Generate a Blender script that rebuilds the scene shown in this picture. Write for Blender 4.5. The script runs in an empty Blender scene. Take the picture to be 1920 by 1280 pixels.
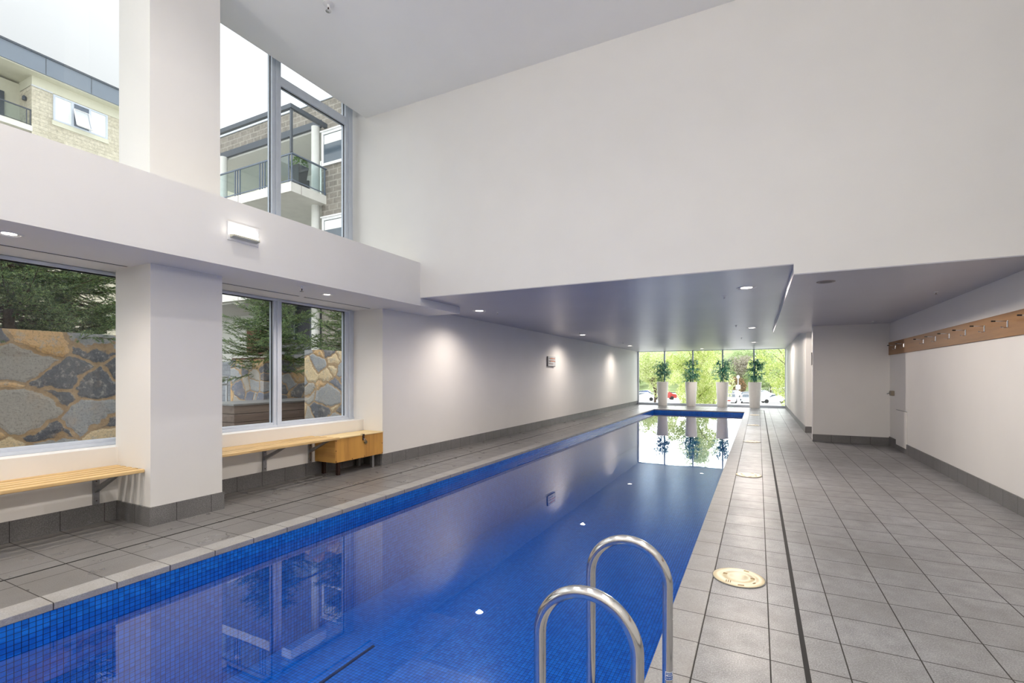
import bpy, math, random
from mathutils import Vector, Matrix
S = bpy.context.scene
COL = S.collection
R = math.radians

# ------------------------------------------------------------------ render look
S.view_settings.view_transform = 'Standard'
S.view_settings.look = 'None'
S.view_settings.exposure = 0.1
S.view_settings.gamma = 1.0
S.view_settings.use_curve_mapping = False
S.cycles.use_denoising = True
S.cycles.max_bounces = 9
S.cycles.diffuse_bounces = 4
S.cycles.glossy_bounces = 3
S.cycles.use_adaptive_sampling = True
S.cycles.adaptive_threshold = .06
S.cycles.adaptive_min_samples = 20
S.cycles.transmission_bounces = 4
S.cycles.transparent_max_bounces = 16
S.cycles.caustics_reflective = False
S.cycles.caustics_refractive = False
S.cycles.sample_clamp_indirect = 6.0

# ------------------------------------------------------------------ node helpers
class NT:
    def __init__(self, name):
        m = bpy.data.materials.new(name); m.use_nodes = True
        self.m = m; self.t = m.node_tree; self.n = self.t.nodes
        self.b = self.n['Principled BSDF']; self.out = self.n['Material Output']
    def new(self, typ, **kw):
        nd = self.n.new(typ)
        for k, v in kw.items():
            setattr(nd, k, v)
        return nd
    def link(self, a, b): self.t.links.new(a, b)
    def val(self, sock, v):
        if hasattr(v, 'is_output') or isinstance(v, bpy.types.NodeSocket): self.link(v, sock)
        else: sock.default_value = v
    def math(self, op, a, b=None, c=None):
        nd = self.new('ShaderNodeMath', operation=op)
        self.val(nd.inputs[0], a)
        if b is not None: self.val(nd.inputs[1], b)
        if c is not None: self.val(nd.inputs[2], c)
        return nd.outputs[0]
    def obj(self):
        return self.new('ShaderNodeTexCoord').outputs['Object']
    def sep(self, v):
        nd = self.new('ShaderNodeSeparateXYZ'); self.link(v, nd.inputs[0]); return nd.outputs
    def noise(self, scale, detail=3, rough=.55, vec=None, stretch=None):
        nd = self.new('ShaderNodeTexNoise')
        nd.inputs['Scale'].default_value = scale; nd.inputs['Detail'].default_value = detail
        nd.inputs['Roughness'].default_value = rough
        v = vec or self.obj()
        if stretch:
            mp = self.new('ShaderNodeMapping'); mp.inputs['Scale'].default_value = stretch
            self.link(v, mp.inputs[0]); v = mp.outputs[0]
        self.link(v, nd.inputs['Vector']); return nd.outputs['Fac']
    def ramp(self, fac, stops, interp='LINEAR'):
        nd = self.new('ShaderNodeValToRGB'); cr = nd.color_ramp; cr.interpolation = interp
        while len(cr.elements) < len(stops): cr.elements.new(.5)
        for e, (p, c) in zip(cr.elements, stops):
            e.position = p; e.color = (c[0], c[1], c[2], 1) if not isinstance(c, (int, float)) else (c, c, c, 1)
        self.link(fac, nd.inputs[0]); return nd.outputs[0]
    def mix(self, fac, a, b, mode='MIX'):
        nd = self.new('ShaderNodeMix', data_type='RGBA', blend_type=mode)
        self.val(nd.inputs[0], fac)
        for s, v in ((nd.inputs[6], a), (nd.inputs[7], b)):
            if isinstance(v, tuple): s.default_value = (v[0], v[1], v[2], 1)
            else: self.link(v, s)
        return nd.outputs[2]
    def bump(self, h, strength=.2, dist=.01):
        nd = self.new('ShaderNodeBump'); nd.inputs['Strength'].default_value = strength
        nd.inputs['Distance'].default_value = dist; self.link(h, nd.inputs['Height'])
        self.link(nd.outputs[0], self.b.inputs['Normal'])
    def set(self, color=None, rough=None, metal=None, spec=None):
        if color is not None:
            if isinstance(color, tuple): self.b.inputs['Base Color'].default_value = (*color, 1)
            else: self.link(color, self.b.inputs['Base Color'])
        if rough is not None: self.val(self.b.inputs['Roughness'], rough)
        if metal is not None: self.b.inputs['Metallic'].default_value = metal
        if spec is not None: self.b.inputs['Specular IOR Level'].default_value = spec
        return self
    def line(self, coord, origin, pitch, width):
        """1 on a joint line of the given width, 0 on the tile"""
        f = self.math('FRACT', self.math('DIVIDE', self.math('SUBTRACT', coord, origin), pitch))
        d = self.math('MINIMUM', f, self.math('SUBTRACT', 1.0, f))
        return self.math('LESS_THAN', d, width / pitch / 2)

def srgb(r, g, b):
    f = lambda c: (c / 255 / 12.92) if c / 255 <= .04045 else ((c / 255 + .055) / 1.055) ** 2.4
    return (f(r), f(g), f(b))

M = {}
def plain(key, col, rough=.5, metal=0, spec=.5, var=.06, scale=9, bump=0, bscale=60):
    t = NT(key)
    n = t.noise(scale, 2)
    lo = tuple(max(0, c * (1 - var)) for c in col); hi = tuple(min(1, c * (1 + var)) for c in col)
    t.set(t.ramp(n, [(.3, lo), (.7, hi)]), rough, metal, spec)
    if bump: t.bump(t.noise(bscale, 3), bump, .004)
    M[key] = t.m; return t

plain('white_paint', (.86, .848, .822), .55, spec=.3, var=.012, scale=2)
plain('ceiling_paint', (.90, .90, .885), .38, spec=.45, var=.015, scale=1.5)
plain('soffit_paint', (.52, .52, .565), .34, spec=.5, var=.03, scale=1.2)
plain('aluminium', srgb(202, 210, 222), .38, spec=.5, var=.03)
plain('aluminium_dark', srgb(96, 108, 124), .4, var=.03)
plain('rubber_black', (.012, .012, .013), .5)
plain('slot_black', (.01, .01, .01), .7)
plain('galvanised', srgb(150, 150, 152), .38, metal=.75, var=.12, scale=30)
plain('steel_wire', srgb(205, 205, 208), .25, metal=.9)
plain('cream_plastic', srgb(232, 216, 178), .35, var=.03, scale=20)
plain('cream_dark', srgb(150, 118, 60), .6)
plain('beige_fitting', srgb(150, 141, 124), .5)
plain('white_enamel', srgb(232, 232, 232), .3)
plain('white_gloss', srgb(240, 238, 234), .35, var=.02)
plain('rust_steel', srgb(62, 42, 36), .5, metal=.5, var=.35, scale=40)
plain('brass', srgb(150, 140, 110), .3, metal=.9)
plain('soil', srgb(60, 45, 34), .9, var=.4, scale=60, bump=.6)
plain('sign_board', srgb(205, 208, 210), .45)
plain('sign_edge', srgb(120, 118, 116), .6)
plain('sign_orange', srgb(208, 140, 98), .6, var=.2, scale=120)
plain('sign_grey', srgb(158, 150, 146), .6, var=.1, scale=120)
plain('sticker_white', srgb(225, 228, 235), .4)
plain('sticker_blue', srgb(20, 85, 170), .4)
plain('blue_fascia', srgb(118, 128, 140), .5, var=.03, scale=2)
plain('cream_render', srgb(214, 212, 192), .75, var=.03)
plain('pale_render', srgb(214, 214, 208), .75, var=.03)
plain('slab_concrete', srgb(222, 220, 213), .75, var=.05, scale=3)
plain('charcoal_steel', srgb(72, 79, 87), .45, var=.05)
plain('charcoal_pot', srgb(62, 64, 67), .5)
plain('blind_white', srgb(240, 244, 238), .8, var=.01)
plain('dark_room', srgb(30, 32, 36), .6)
plain('rail_steel', srgb(205, 208, 212), .3, metal=.4)
plain('red_panel', srgb(120, 66, 55), .6, var=.15, scale=6)
plain('bark', srgb(82, 66, 52), .9, var=.35, scale=25, bump=.6, bscale=40)
plain('cane', srgb(58, 92, 60), .5, var=.25, scale=30)
plain('asphalt', srgb(226, 225, 222), .9, var=.08, scale=.4)
plain('courtyard_paving', srgb(120, 118, 112), .85, var=.12, scale=1.5)
plain('grass', srgb(160, 176, 122), .9, var=.25, scale=.4)
plain('car_white', srgb(240, 241, 243), .25, spec=.6, var=.01)
plain('car_silver', srgb(190, 195, 202), .25, metal=.3, var=.01)
plain('car_blue', srgb(60, 84, 130), .25, var=.01)
plain('car_red', srgb(170, 48, 40), .3, var=.01)
plain('car_glass', srgb(70, 84, 96), .1, spec=.8, var=.01)
plain('tyre', (.02, .02, .02), .8)
plain('drain_blue', (.008, .022, .09), .5)
plain('mulch', srgb(104, 84, 72), .95, var=.5, scale=50, bump=.8)

# stainless steel of the ladder
t = NT('stainless'); t.set((.66, .65, .64), t.ramp(t.noise(90, 2), [(.3, .10), (.7, .2)]), 1.0); M['stainless'] = t.m

def wood(key, dark, light, axis, rough=.45, scale=18):
    t = NT(key)
    st = [1.0, 1.0, 1.0]; st[axis] = .06
    g = t.noise(scale, 6, .65, stretch=tuple(st))
    knots = t.noise(3.2, 2, .5, stretch=tuple(st[i] if i == axis else .9 for i in range(3)))
    c = t.ramp(g, [(.25, dark), (.55, light), (.8, tuple(min(1, x * 1.12) for x in light))])
    c = t.mix(t.ramp(knots, [(.55, 0), (.75, .45)]), c, dark)
    t.set(c, rough); t.bump(g, .12, .003); M[key] = t.m
wood('slat_wood', srgb(172, 134, 82), srgb(226, 194, 138), 1)
wood('plywood_front', srgb(150, 96, 36), srgb(214, 160, 80), 2, scale=8)
wood('plywood_end', srgb(160, 110, 52), srgb(204, 156, 84), 0, scale=10)
wood('plywood_lid', srgb(212, 178, 120), srgb(240, 216, 164), 1, scale=10)
wood('rail_board', srgb(118, 80, 42), srgb(152, 108, 60), 1, scale=14)
wood('deck_board', srgb(98, 82, 74), srgb(132, 114, 104), 1, scale=12)

# ---- stone floor tile: joints every 310 mm; the two decks are set out from their own copings
def stone_floor():
    t = NT('stone_tile'); o = t.obj(); x, y, z = t.sep(o)
    left = t.math('LESS_THAN', x, -2.0)
    lx = t.line(x, -3.785, .330, .006); rx = t.line(x, -.26, .309, .006)
    jx = t.math('ADD', t.math('MULTIPLY', lx, left), t.math('MULTIPLY', rx, t.math('SUBTRACT', 1.0, left)))
    jy = t.line(y, 2.215, .310, .006)
    j = t.math('MAXIMUM', jx, jy)
    # per-tile tone
    tx = t.math('FLOOR', t.math('DIVIDE', t.math('ADD', x, .26), .309))
    ty = t.math('FLOOR', t.math('DIVIDE', t.math('SUBTRACT', y, 2.215), .310))
    cb = t.new('ShaderNodeCombineXYZ'); t.link(tx, cb.inputs[0]); t.link(ty, cb.inputs[1])
    wn = t.new('ShaderNodeTexWhiteNoise', noise_dimensions='3D'); t.link(cb.outputs[0], wn.inputs['Vector'])
    speck = t.noise(150, 4, .75); big = t.noise(1.3, 4, .6); mid = t.noise(9, 4, .6)
    c = t.ramp(speck, [(.36, srgb(82, 83, 84)), (.5, srgb(144, 145, 147)), (.64, srgb(204, 205, 207))])
    c = t.mix(.5, c, t.ramp(mid, [(.3, srgb(118, 118, 119)), (.7, srgb(166, 167, 169))]))
    c = t.mix(t.ramp(big, [(.42, 0), (.68, .45)]), c, srgb(108, 105, 102))
    c = t.mix(t.math('MULTIPLY', wn.outputs['Value'], .25), c, srgb(112, 109, 106))
    # wet darker stone of the window-side deck
    c = t.mix(t.math('MULTIPLY', left, t.ramp(mid, [(.2, .45), (.85, .75)])), c, srgb(104, 101, 98))
    c = t.mix(j, c, srgb(44, 41, 38))
    t.set(c, t.math('ADD', t.math('SUBTRACT', t.ramp(t.noise(4, 4, .65), [(.25, .34), (.75, .48)]), t.math('MULTIPLY', left, .10)), t.math('MULTIPLY', j, .3)), spec=.45)
    t.bump(t.math('SUBTRACT', t.math('MULTIPLY', speck, .1), j), .2, .003)
    M['stone_tile'] = t.m
stone_floor()

def coping():
    t = NT('coping_tile'); x, y, z = t.sep(t.obj())
    j = t.line(y, 2.215, .310, .006)
    sp = t.noise(180, 3, .7); mid = t.noise(6, 4)
    c = t.ramp(sp, [(.3, srgb(138, 137, 136)), (.7, srgb(178, 177, 175))])
    c = t.mix(t.ramp(mid, [(.4, 0), (.7, .5)]), c, srgb(142, 137, 130))
    t.set(t.mix(j, c, srgb(52, 48, 46)), .45)
    t.bump(t.math('SUBTRACT', t.math('MULTIPLY', sp, .2), j), .25, .003); M['coping_tile'] = t.m
coping()

def granite(key, axis):
    t = NT(key); s = t.sep(t.obj())
    j = t.line(s[axis], 2.215 if axis == 1 else .966, .310, .005)
    sp = t.noise(150, 4, .75); mid = t.noise(3, 3)
    c = t.ramp(sp, [(.3, srgb(78, 77, 77)), (.5, srgb(118, 117, 117)), (.72, srgb(160, 159, 159))])
    c = t.mix(t.ramp(mid, [(.4, 0), (.7, .4)]), c, srgb(90, 89, 89))
    t.set(t.mix(j, c, srgb(38, 36, 35)), .45); t.bump(t.math('SUBTRACT', sp, j), .2, .003); M[key] = t.m
granite('granite_y', 1); granite('granite_x', 0)

def mosaic(key, a, b):
    t = NT(key); s = t.sep(t.obj()); P = .0303
    j = t.math('MAXIMUM', t.line(s[a], 0.0, P, .0032), t.line(s[b], -.04, P, .0032))
    fa = t.math('FLOOR', t.math('DIVIDE', s[a], P)); fb = t.math('FLOOR', t.math('DIVIDE', s[b], P))
    cb = t.new('ShaderNodeCombineXYZ'); t.link(fa, cb.inputs[0]); t.link(fb, cb.inputs[1])
    wn = t.new('ShaderNodeTexWhiteNoise', noise_dimensions='3D'); t.link(cb.outputs[0], wn.inputs['Vector'])
    c = t.ramp(wn.outputs['Value'], [(0, (.004, .12, .56)), (1, (.010, .20, .76))])
    c = t.mix(j, c, (.012, .028, .085))
    t.set(c, .25); M[key] = t.m
mosaic('mosaic_floor', 0, 1); mosaic('mosaic_side', 1, 2); mosaic('mosaic_end', 0, 2)

def glass(key, ior=1.5, tint=(.97, .985, .985), power=5.0):
    t = NT(key); t.n.remove(t.b)
    tr = t.new('ShaderNodeBsdfTransparent'); tr.inputs[0].default_value = (*tint, 1)
    gl = t.new('ShaderNodeBsdfGlossy'); gl.inputs['Roughness'].default_value = 0.0
    fr = t.new('ShaderNodeNewGeometry'); dt = t.new('ShaderNodeVectorMath', operation='DOT_PRODUCT')
    t.link(fr.outputs['Incoming'], dt.inputs[0]); t.link(fr.outputs['Normal'], dt.inputs[1])
    f0 = ((ior - 1) / (ior + 1)) ** 2
    fac = t.math('MULTIPLY_ADD', t.math('POWER', t.math('SUBTRACT', 1.0, t.math('ABSOLUTE', dt.outputs['Value'])), power), 1 - f0, f0)
    mx = t.new('ShaderNodeMixShader')
    t.link(fac, mx.inputs[0]); t.link(tr.outputs[0], mx.inputs[1]); t.link(gl.outputs[0], mx.inputs[2])
    t.link(mx.outputs[0], t.out.inputs[0]); M[key] = t.m
    return t, fr, gl
glass('window_glass'); glass('balustrade_glass', 1.5, (.86, .92, .93))
t, fr, gl = glass('pool_water', 1.45, (.79, .90, .98), 3.6)
bn = t.new('ShaderNodeBump'); bn.inputs['Strength'].default_value = .03; bn.inputs['Distance'].default_value = .02
t.link(t.noise(1.6, 2, .5), bn.inputs['Height']); t.link(bn.outputs[0], gl.inputs['Normal'])

def emis(key, col, strength):
    t = NT(key); t.b.inputs['Base Color'].default_value = (.8, .8, .8, 1)
    t.b.inputs['Emission Color'].default_value = (*col, 1); t.b.inputs['Emission Strength'].default_value = strength
    M[key] = t.m
emis('downlight_lens', (1, .90, .80), 14)
emis('wall_lamp_glow', (1, .95, .88), 7)

def rubble(key, scale):
    t = NT(key); o = t.obj()
    mp = t.new('ShaderNodeMapping'); mp.inputs['Scale'].default_value = (1, .8, 1.12); t.link(o, mp.inputs[0])
    def wob(sc, amt, vec):
        ns = t.new('ShaderNodeTexNoise'); ns.inputs['Scale'].default_value = sc; ns.inputs['Detail'].default_value = 3; t.link(o, ns.inputs['Vector'])
        sb = t.new('ShaderNodeVectorMath', operation='MULTIPLY_ADD'); t.link(ns.outputs['Color'], sb.inputs[0])
        sb.inputs[1].default_value = (amt,) * 3; t.link(vec, sb.inputs[2]); return sb.outputs[0]
    v = wob(10, .07, wob(1.7, .26, mp.outputs[0]))
    def vor(f):
        n = t.new('ShaderNodeTexVoronoi', feature=f); n.inputs['Scale'].default_value = scale
        n.inputs['Randomness'].default_value = 1.0; t.link(v, n.inputs['Vector']); return n
    e = vor('DISTANCE_TO_EDGE').outputs['Distance']; cc = vor('F1').outputs['Color']
    val = t.new('ShaderNodeSeparateColor'); t.link(cc, val.inputs[0])
    c = t.ramp(val.outputs[0], [(0, srgb(104, 106, 114)), (.17, srgb(166, 168, 172)), (.32, srgb(118, 117, 122)), (.44, srgb(178, 172, 164)),
                                (.56, srgb(216, 178, 128)), (.70, srgb(230, 206, 166)), (.83, srgb(124, 128, 142)), (.92, srgb(224, 184, 134))], 'CONSTANT')
    det = t.noise(11, 8, .8); fine = t.noise(45, 6, .8); big = t.noise(4, 3)
    c = t.mix(t.ramp(det, [(.52, .0), (.60, .7)]), c, srgb(186, 182, 174))
    c = t.mix(t.ramp(fine, [(.36, .45), (.50, 0)]), c, srgb(50, 49, 53))
    c = t.mix(t.ramp(big, [(.55, 0), (.75, .25)]), c, srgb(206, 166, 120))
    mort = t.ramp(e, [(.028, 1), (.045, 0)])
    c = t.mix(mort, c, t.ramp(det, [(.3, srgb(150, 122, 92)), (.7, srgb(198, 170, 134))]))
    t.set(c, .85); t.bump(t.math('ADD', t.ramp(e, [(.02, 0), (.10, 1)]), t.math('MULTIPLY', det, .8)), .5, .03); M[key] = t.m
rubble('rubble_stone', 2.55); rubble('rubble_small', 2.9)

def brickmat(key, c1, c2, mortar, w, h, axis, ms=.012, rough=.85, bump=.5):
    t = NT(key); s = t.sep(t.obj())
    cb = t.new('ShaderNodeCombineXYZ'); t.link(s[axis], cb.inputs[0]); t.link(s[2], cb.inputs[1])
    b = t.new('ShaderNodeTexBrick'); t.link(cb.outputs[0], b.inputs['Vector'])
    b.inputs['Color1'].default_value = (*c1, 1); b.inputs['Color2'].default_value = (*c2, 1); b.inputs['Mortar'].default_value = (*mortar, 1)
    b.inputs['Scale'].default_value = 1; b.inputs['Mortar Size'].default_value = ms
    b.inputs['Brick Width'].default_value = w; b.inputs['Row Height'].default_value = h
    n = t.noise(7, 6, .75)
    c = t.mix(.42, b.outputs['Color'], t.ramp(n, [(.3, tuple(x * .5 for x in c1)), (.7, tuple(min(1, x * 1.5) for x in c2))]))
    t.set(c, rough); t.bump(t.math('SUBTRACT', n, b.outputs['Fac']), bump, .02); M[key] = t.m
brickmat('grey_block_x', srgb(112, 107, 99), srgb(138, 132, 122), srgb(166, 162, 152), .40, .20, 0, .018)
brickmat('grey_block_y', srgb(140, 134, 124), srgb(160, 154, 143), srgb(178, 174, 164), .40, .20, 1)
brickmat('dark_block', srgb(82, 82, 84), srgb(98, 98, 100), srgb(120, 118, 114), .40, .20, 0)
brickmat('sandstone_y', srgb(190, 182, 160), srgb(212, 205, 186), srgb(168, 160, 140), .8, .22, 1, .010, .9, 1.0)
brickmat('sandstone_x', srgb(188, 176, 148), srgb(206, 196, 168), srgb(180, 168, 142), 1.5, .33, 0, .01)
brickmat('grey_stone_x', srgb(128, 132, 140), srgb(150, 154, 160), srgb(100, 102, 108), .5, .22, 0, .015)

def leafmat(key, stops, trans=.35, rough=.5):
    t = NT(key)
    gi = t.new('ShaderNodeNewGeometry')
    c = t.ramp(gi.outputs['Random Per Island'], stops)
    t.set(c, rough, spec=.3)
    if trans:
        tl = t.new('ShaderNodeBsdfTranslucent'); t.link(c, tl.inputs[0])
        mx = t.new('ShaderNodeMixShader'); mx.inputs[0].default_value = trans
        t.link(t.b.outputs[0], mx.inputs[1]); t.link(tl.outputs[0], mx.inputs[2]); t.link(mx.outputs[0], t.out.inputs[0])
    M[key] = t.m
leafmat('needles', [(0, srgb(54, 78, 48)), (.5, srgb(90, 116, 68)), (1, srgb(150, 168, 104))], .15)
leafmat('bamboo_leaf', [(0, srgb(36, 100, 88)), (.6, srgb(74, 146, 124)), (1, srgb(150, 200, 178))], .3, .4)
leafmat('spring_leaf', [(0, srgb(160, 184, 84)), (.5, srgb(206, 216, 132)), (1, srgb(244, 242, 200))], .5)
leafmat('light_leaf', [(0, srgb(180, 198, 122)), (.5, srgb(214, 222, 160)), (1, srgb(244, 244, 214))], .5)
leafmat('hill_leaf', [(0, srgb(138, 164, 100)), (.5, srgb(164, 184, 126)), (1, srgb(196, 208, 160))], .3)
leafmat('grey_leaf', [(0, srgb(160, 150, 134)), (.5, srgb(184, 176, 160)), (1, srgb(206, 200, 186))], .3)
leafmat('red_bush_leaf', [(0, srgb(98, 104, 66)), (.5, srgb(140, 122, 84)), (1, srgb(190, 136, 100))], .3)
leafmat('shrub_leaf', [(0, srgb(64, 104, 40)), (1, srgb(130, 170, 70))], .3)

# ------------------------------------------------------------------ mesh builder
class MB:
    def __init__(self): self.v = []; self.f = []; self.mi = []
    def quad(self, *p, mi=0):
        k = len(self.v); self.v += [tuple(q) for q in p]; self.f.append(tuple(range(k, k + len(p)))); self.mi.append(mi); return self
    def box(self, x0, x1, y0, y1, z0, z1, mi=0, bev=0):
        if bev:
            b = bev
            rings = []
            for z, i in ((z0, b), (z0 + b, 0), (z1 - b, 0), (z1, b)):
                rings.append([(x0 + i, y0 + i + (b if i == 0 else 0) * 0, z), (x1 - i, y0 + i, z), (x1 - i, y1 - i, z), (x0 + i, y1 - i, z)])
            k = len(self.v)
            for r in rings: self.v += r
            for a in range(3):
                for j in range(4):
                    self.f.append((k + 4 * a + j, k + 4 * a + (j + 1) % 4, k + 4 * a + 4 + (j + 1) % 4, k + 4 * a + 4 + j)); self.mi.append(mi)
            self.f.append((k + 3, k + 2, k + 1, k)); self.f.append((k + 12, k + 13, k + 14, k + 15)); self.mi += [mi, mi]
            return self
        k = len(self.v)
        self.v += [(x0, y0, z0), (x1, y0, z0), (x1, y1, z0), (x0, y1, z0), (x0, y0, z1), (x1, y0, z1), (x1, y1, z1), (x0, y1, z1)]
        for q in ((3, 2, 1, 0), (4, 5, 6, 7), (0, 1, 5, 4), (1, 2, 6, 5), (2, 3, 7, 6), (3, 0, 4, 7)):
            self.f.append(tuple(k + i for i in q)); self.mi.append(mi)
        return self
    def prism(self, pts, d):
        """extrude the polygon pts along the vector d"""
        k = len(self.v); n = len(pts); d = Vector(d)
        self.v += [tuple(p) for p in pts] + [tuple(Vector(p) + d) for p in pts]
        self.f.append(tuple(range(k + n - 1, k - 1, -1))); self.f.append(tuple(range(k + n, k + 2 * n)))
        for i in range(n):
            j = (i + 1) % n; self.f.append((k + i, k + j, k + n + j, k + n + i))
        self.mi += [0] * (n + 2); return self
    def tube(self, path, r, n=12, cap=True, radii=None):
        path = [Vector(p) for p in path]; k = len(self.v); m = len(path)
        t0 = (path[1] - path[0]).normalized()
        up = Vector((0, 0, 1)) if abs(t0.z) < .9 else Vector((0, 1, 0))
        a = t0.cross(up).normalized()
        for i, p in enumerate(path):
            if i == 0: t = path[1] - path[0]
            elif i == m - 1: t = path[-1] - path[-2]
            else: t = path[i + 1] - path[i - 1]
            t.normalize(); a = (a - t * a.dot(t)).normalized(); b = t.cross(a)
            rr = radii[i] if radii else r
            for j in range(n):
                w = 2 * math.pi * j / n
                self.v.append(tuple(p + (a * math.cos(w) + b * math.sin(w)) * rr))
        for i in range(m - 1):
            for j in range(n):
                q = (j + 1) % n
                self.f.append((k + i * n + j, k + i * n + q, k + (i + 1) * n + q, k + (i + 1) * n + j)); self.mi.append(0)
        if cap:
            self.f.append(tuple(k + j for j in reversed(range(n)))); self.f.append(tuple(k + (m - 1) * n + j for j in range(n))); self.mi += [0, 0]
        return self
    def lathe(self, prof, n=32, c=(0, 0, 0), cap=True):
        k = len(self.v); m = len(prof)
        for r, z in prof:
            for j in range(n):
                w = 2 * math.pi * j / n
                self.v.append((c[0] + r * math.cos(w), c[1] + r * math.sin(w), c[2] + z))
        for i in range(m - 1):
            for j in range(n):
                q = (j + 1) % n
                self.f.append((k + i * n + j, k + i * n + q, k + (i + 1) * n + q, k + (i + 1) * n + j)); self.mi.append(0)
        if cap:
            self.f.append(tuple(k + j for j in reversed(range(n)))); self.f.append(tuple(k + (m - 1) * n + j for j in range(n))); self.mi += [0, 0]
        return self
    def build(self, name, mat, parent=None, smooth=False, bevel=0):
        me = bpy.data.meshes.new(name); me.from_pydata(self.v, [], self.f)
        for m in (mat if isinstance(mat, (list, tuple)) else [mat]): me.materials.append(M[m])
        me.polygons.foreach_set('material_index', self.mi)
        if smooth:
            me.polygons.foreach_set('use_smooth', [True] * len(self.f))
            try: me.set_sharp_from_angle(angle=R(40))
            except Exception: pass
        me.update()
        o = bpy.data.objects.new(name, me); COL.objects.link(o)
        if parent: o.parent = parent
        if bevel:
            b = o.modifiers.new('edge', 'BEVEL'); b.width = bevel; b.segments = 2; b.limit_method = 'ANGLE'
        return o

def tag(o, label=None, cat=None, group=None, kind=None):
    if label: o['label'] = label
    if cat: o['category'] = cat
    if group: o['group'] = group
    if kind: o['kind'] = kind
    return o
def thing(name, label, cat, loc=(0, 0, 0), rz=0, group=None):
    o = bpy.data.objects.new(name, None); COL.objects.link(o); o.empty_display_size = .1
    o.location = loc; o.rotation_euler = (0, 0, rz); return tag(o, label, cat, group)
def struct(name, mb, mat, label=None, **k):
    o = mb.build(name, mat, **k); tag(o, label or name.replace('_', ' '), name.split('_')[0], kind='structure'); return o
def dup(root, loc, rz=None, label=None):
    r = root.copy(); COL.objects.link(r); r.location = loc
    if rz is not None: r.rotation_euler = (0, 0, rz)
    if label: r['label'] = label
    for ch in list(root.children):
        c = ch.copy(); COL.objects.link(c); c.parent = r
        for g in list(ch.children):
            d = g.copy(); COL.objects.link(d); d.parent = c
    return r

# ------------------------------------------------------------------ camera
cd = bpy.data.cameras.new('camera'); cam = bpy.data.objects.new('camera', cd); COL.objects.link(cam)
cd.sensor_width = 36; cd.lens = 36 * 907.4 / 1920; cd.shift_y = 63.6 / 1920; cd.clip_start = .05; cd.clip_end = 600
cam.location = (0, 0, 1.31); cam.rotation_euler = (R(90), 0, math.atan(461.7 / 907.4))
S.camera = cam

# ------------------------------------------------------------------ setting: floor and pool
PX0, PX1, PY0, PY1 = -3.62, -.43, -2.2, 19.3          # pool opening
YB = 5.454                                            # face of the bulkhead
YE = 22.2                                             # end window
BACK = -4.5
b = MB()
b.box(-5.6, PX0 - .012, BACK, YE + .1, -.30, 0); b.box(PX1 + .012, 3.3, BACK, YE + .1, -.30, 0)
b.box(PX0 - .012, PX1 + .012, PY1 + .012, YE + .1, -.30, 0); b.box(PX0 - .012, PX1 + .012, BACK, PY0 - .012, -.30, 0)
struct('floor', b, 'stone_tile', 'grey stone tiled pool deck')
b = MB(); D = -1.02
b.quad((PX0, PY0, D), (PX1, PY0, D), (PX1, PY1, D), (PX0, PY1, D), mi=0)
b.quad((PX0, PY0, D), (PX0, PY1, D), (PX0, PY1, -.04), (PX0, PY0, -.04), mi=1)
b.quad((PX1, PY1, D), (PX1, PY0, D), (PX1, PY0, -.04), (PX1, PY1, -.04), mi=1)
b.quad((PX0, PY1, D), (PX1, PY1, D), (PX1, PY1, -.04), (PX0, PY1, -.04), mi=2)
b.quad((PX1, PY0, D), (PX0, PY0, D), (PX0, PY0, -.04), (PX1, PY0, -.04), mi=2)
struct('pool_basin', b, ['mosaic_floor', 'mosaic_side', 'mosaic_end'], 'blue mosaic tiled pool basin')
b = MB().quad((PX0, PY0, -.131), (PX1, PY0, -.131), (PX1, PY1, -.131), (PX0, PY1, -.131))
tag(b.build('pool_water', 'pool_water'), 'still clear water filling the long blue mosaic pool', 'water', kind='stuff')
b = MB(); c0, c1 = -.04, .003
b.box(PX0 - .165, PX0 + .006, PY0, PY1, c0, c1); b.box(PX1 - .006, PX1 + .168, PY0, PY1, c0, c1)
b.box(PX0 - .165, PX1 + .168, PY1, PY1 + .165, c0, c1); b.box(PX0 - .165, PX1 + .168, PY0 - .165, PY0, c0, c1)
struct('trim_1', b, 'coping_tile', 'pale stone coping round the pool', bevel=.004)
b = MB(); g0, g1 = .0005, .0025
b.box(.182, .204, BACK, 20.5, g0, g1); b.box(-4.302, -4.288, BACK, 20.5, g0, g1); b.box(-4.302, .204, 20.48, 20.5, g0, g1)
struct('trim_2', b, 'slot_black', 'dark drainage channel round the pool deck')
b = MB().box(-2.958, -2.936, 1.2, 3.17, D + .001, D + .012)
tag(b.build('drain_grate', 'drain_blue'), 'thin dark strip drain on the pool floor under clear water', 'drain')

# ------------------------------------------------------------------ setting: walls and ceilings
b = MB(); b.box(-5.62, -5.25, BACK, 5.43, 0, .655)
struct('wall_sill', b, 'white_paint', 'low white wall under the courtyard windows')
b = MB(); b.box(-5.62, -4.88, 5.43, YE + .12, 0, 2.62)
struct('wall_left', b, 'white_paint', 'white wall along the pool tunnel')
b = MB(); b.box(-5.28, -4.70, 2.32, 2.95, 0, 2.30); struct('column_lower', b, 'white_paint', 'white square column between lower windows')
b = MB(); b.box(-5.21, -4.70, 2.315, 2.93, 2.88, 5.2); struct('column_upper', b, 'white_paint', 'white square column between upper windows')
b = MB(); b.box(-5.62, -4.215, BACK, YB + .02, 2.285, 2.885); b.box(-5.0, -4.212, YB, 6.45, 2.285, 2.50)
struct('beam', b, 'white_paint', 'white beam between lower and upper windows')
b = MB(); b.box(-5.62, 2.45, YB, YB + .25, 2.40, 5.6); b.box(.3085, 2.45, YB, YB + .25, 2.30, 2.40)
struct('wall_front', b, 'white_paint', 'tall white bulkhead wall over the pool tunnel')
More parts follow.
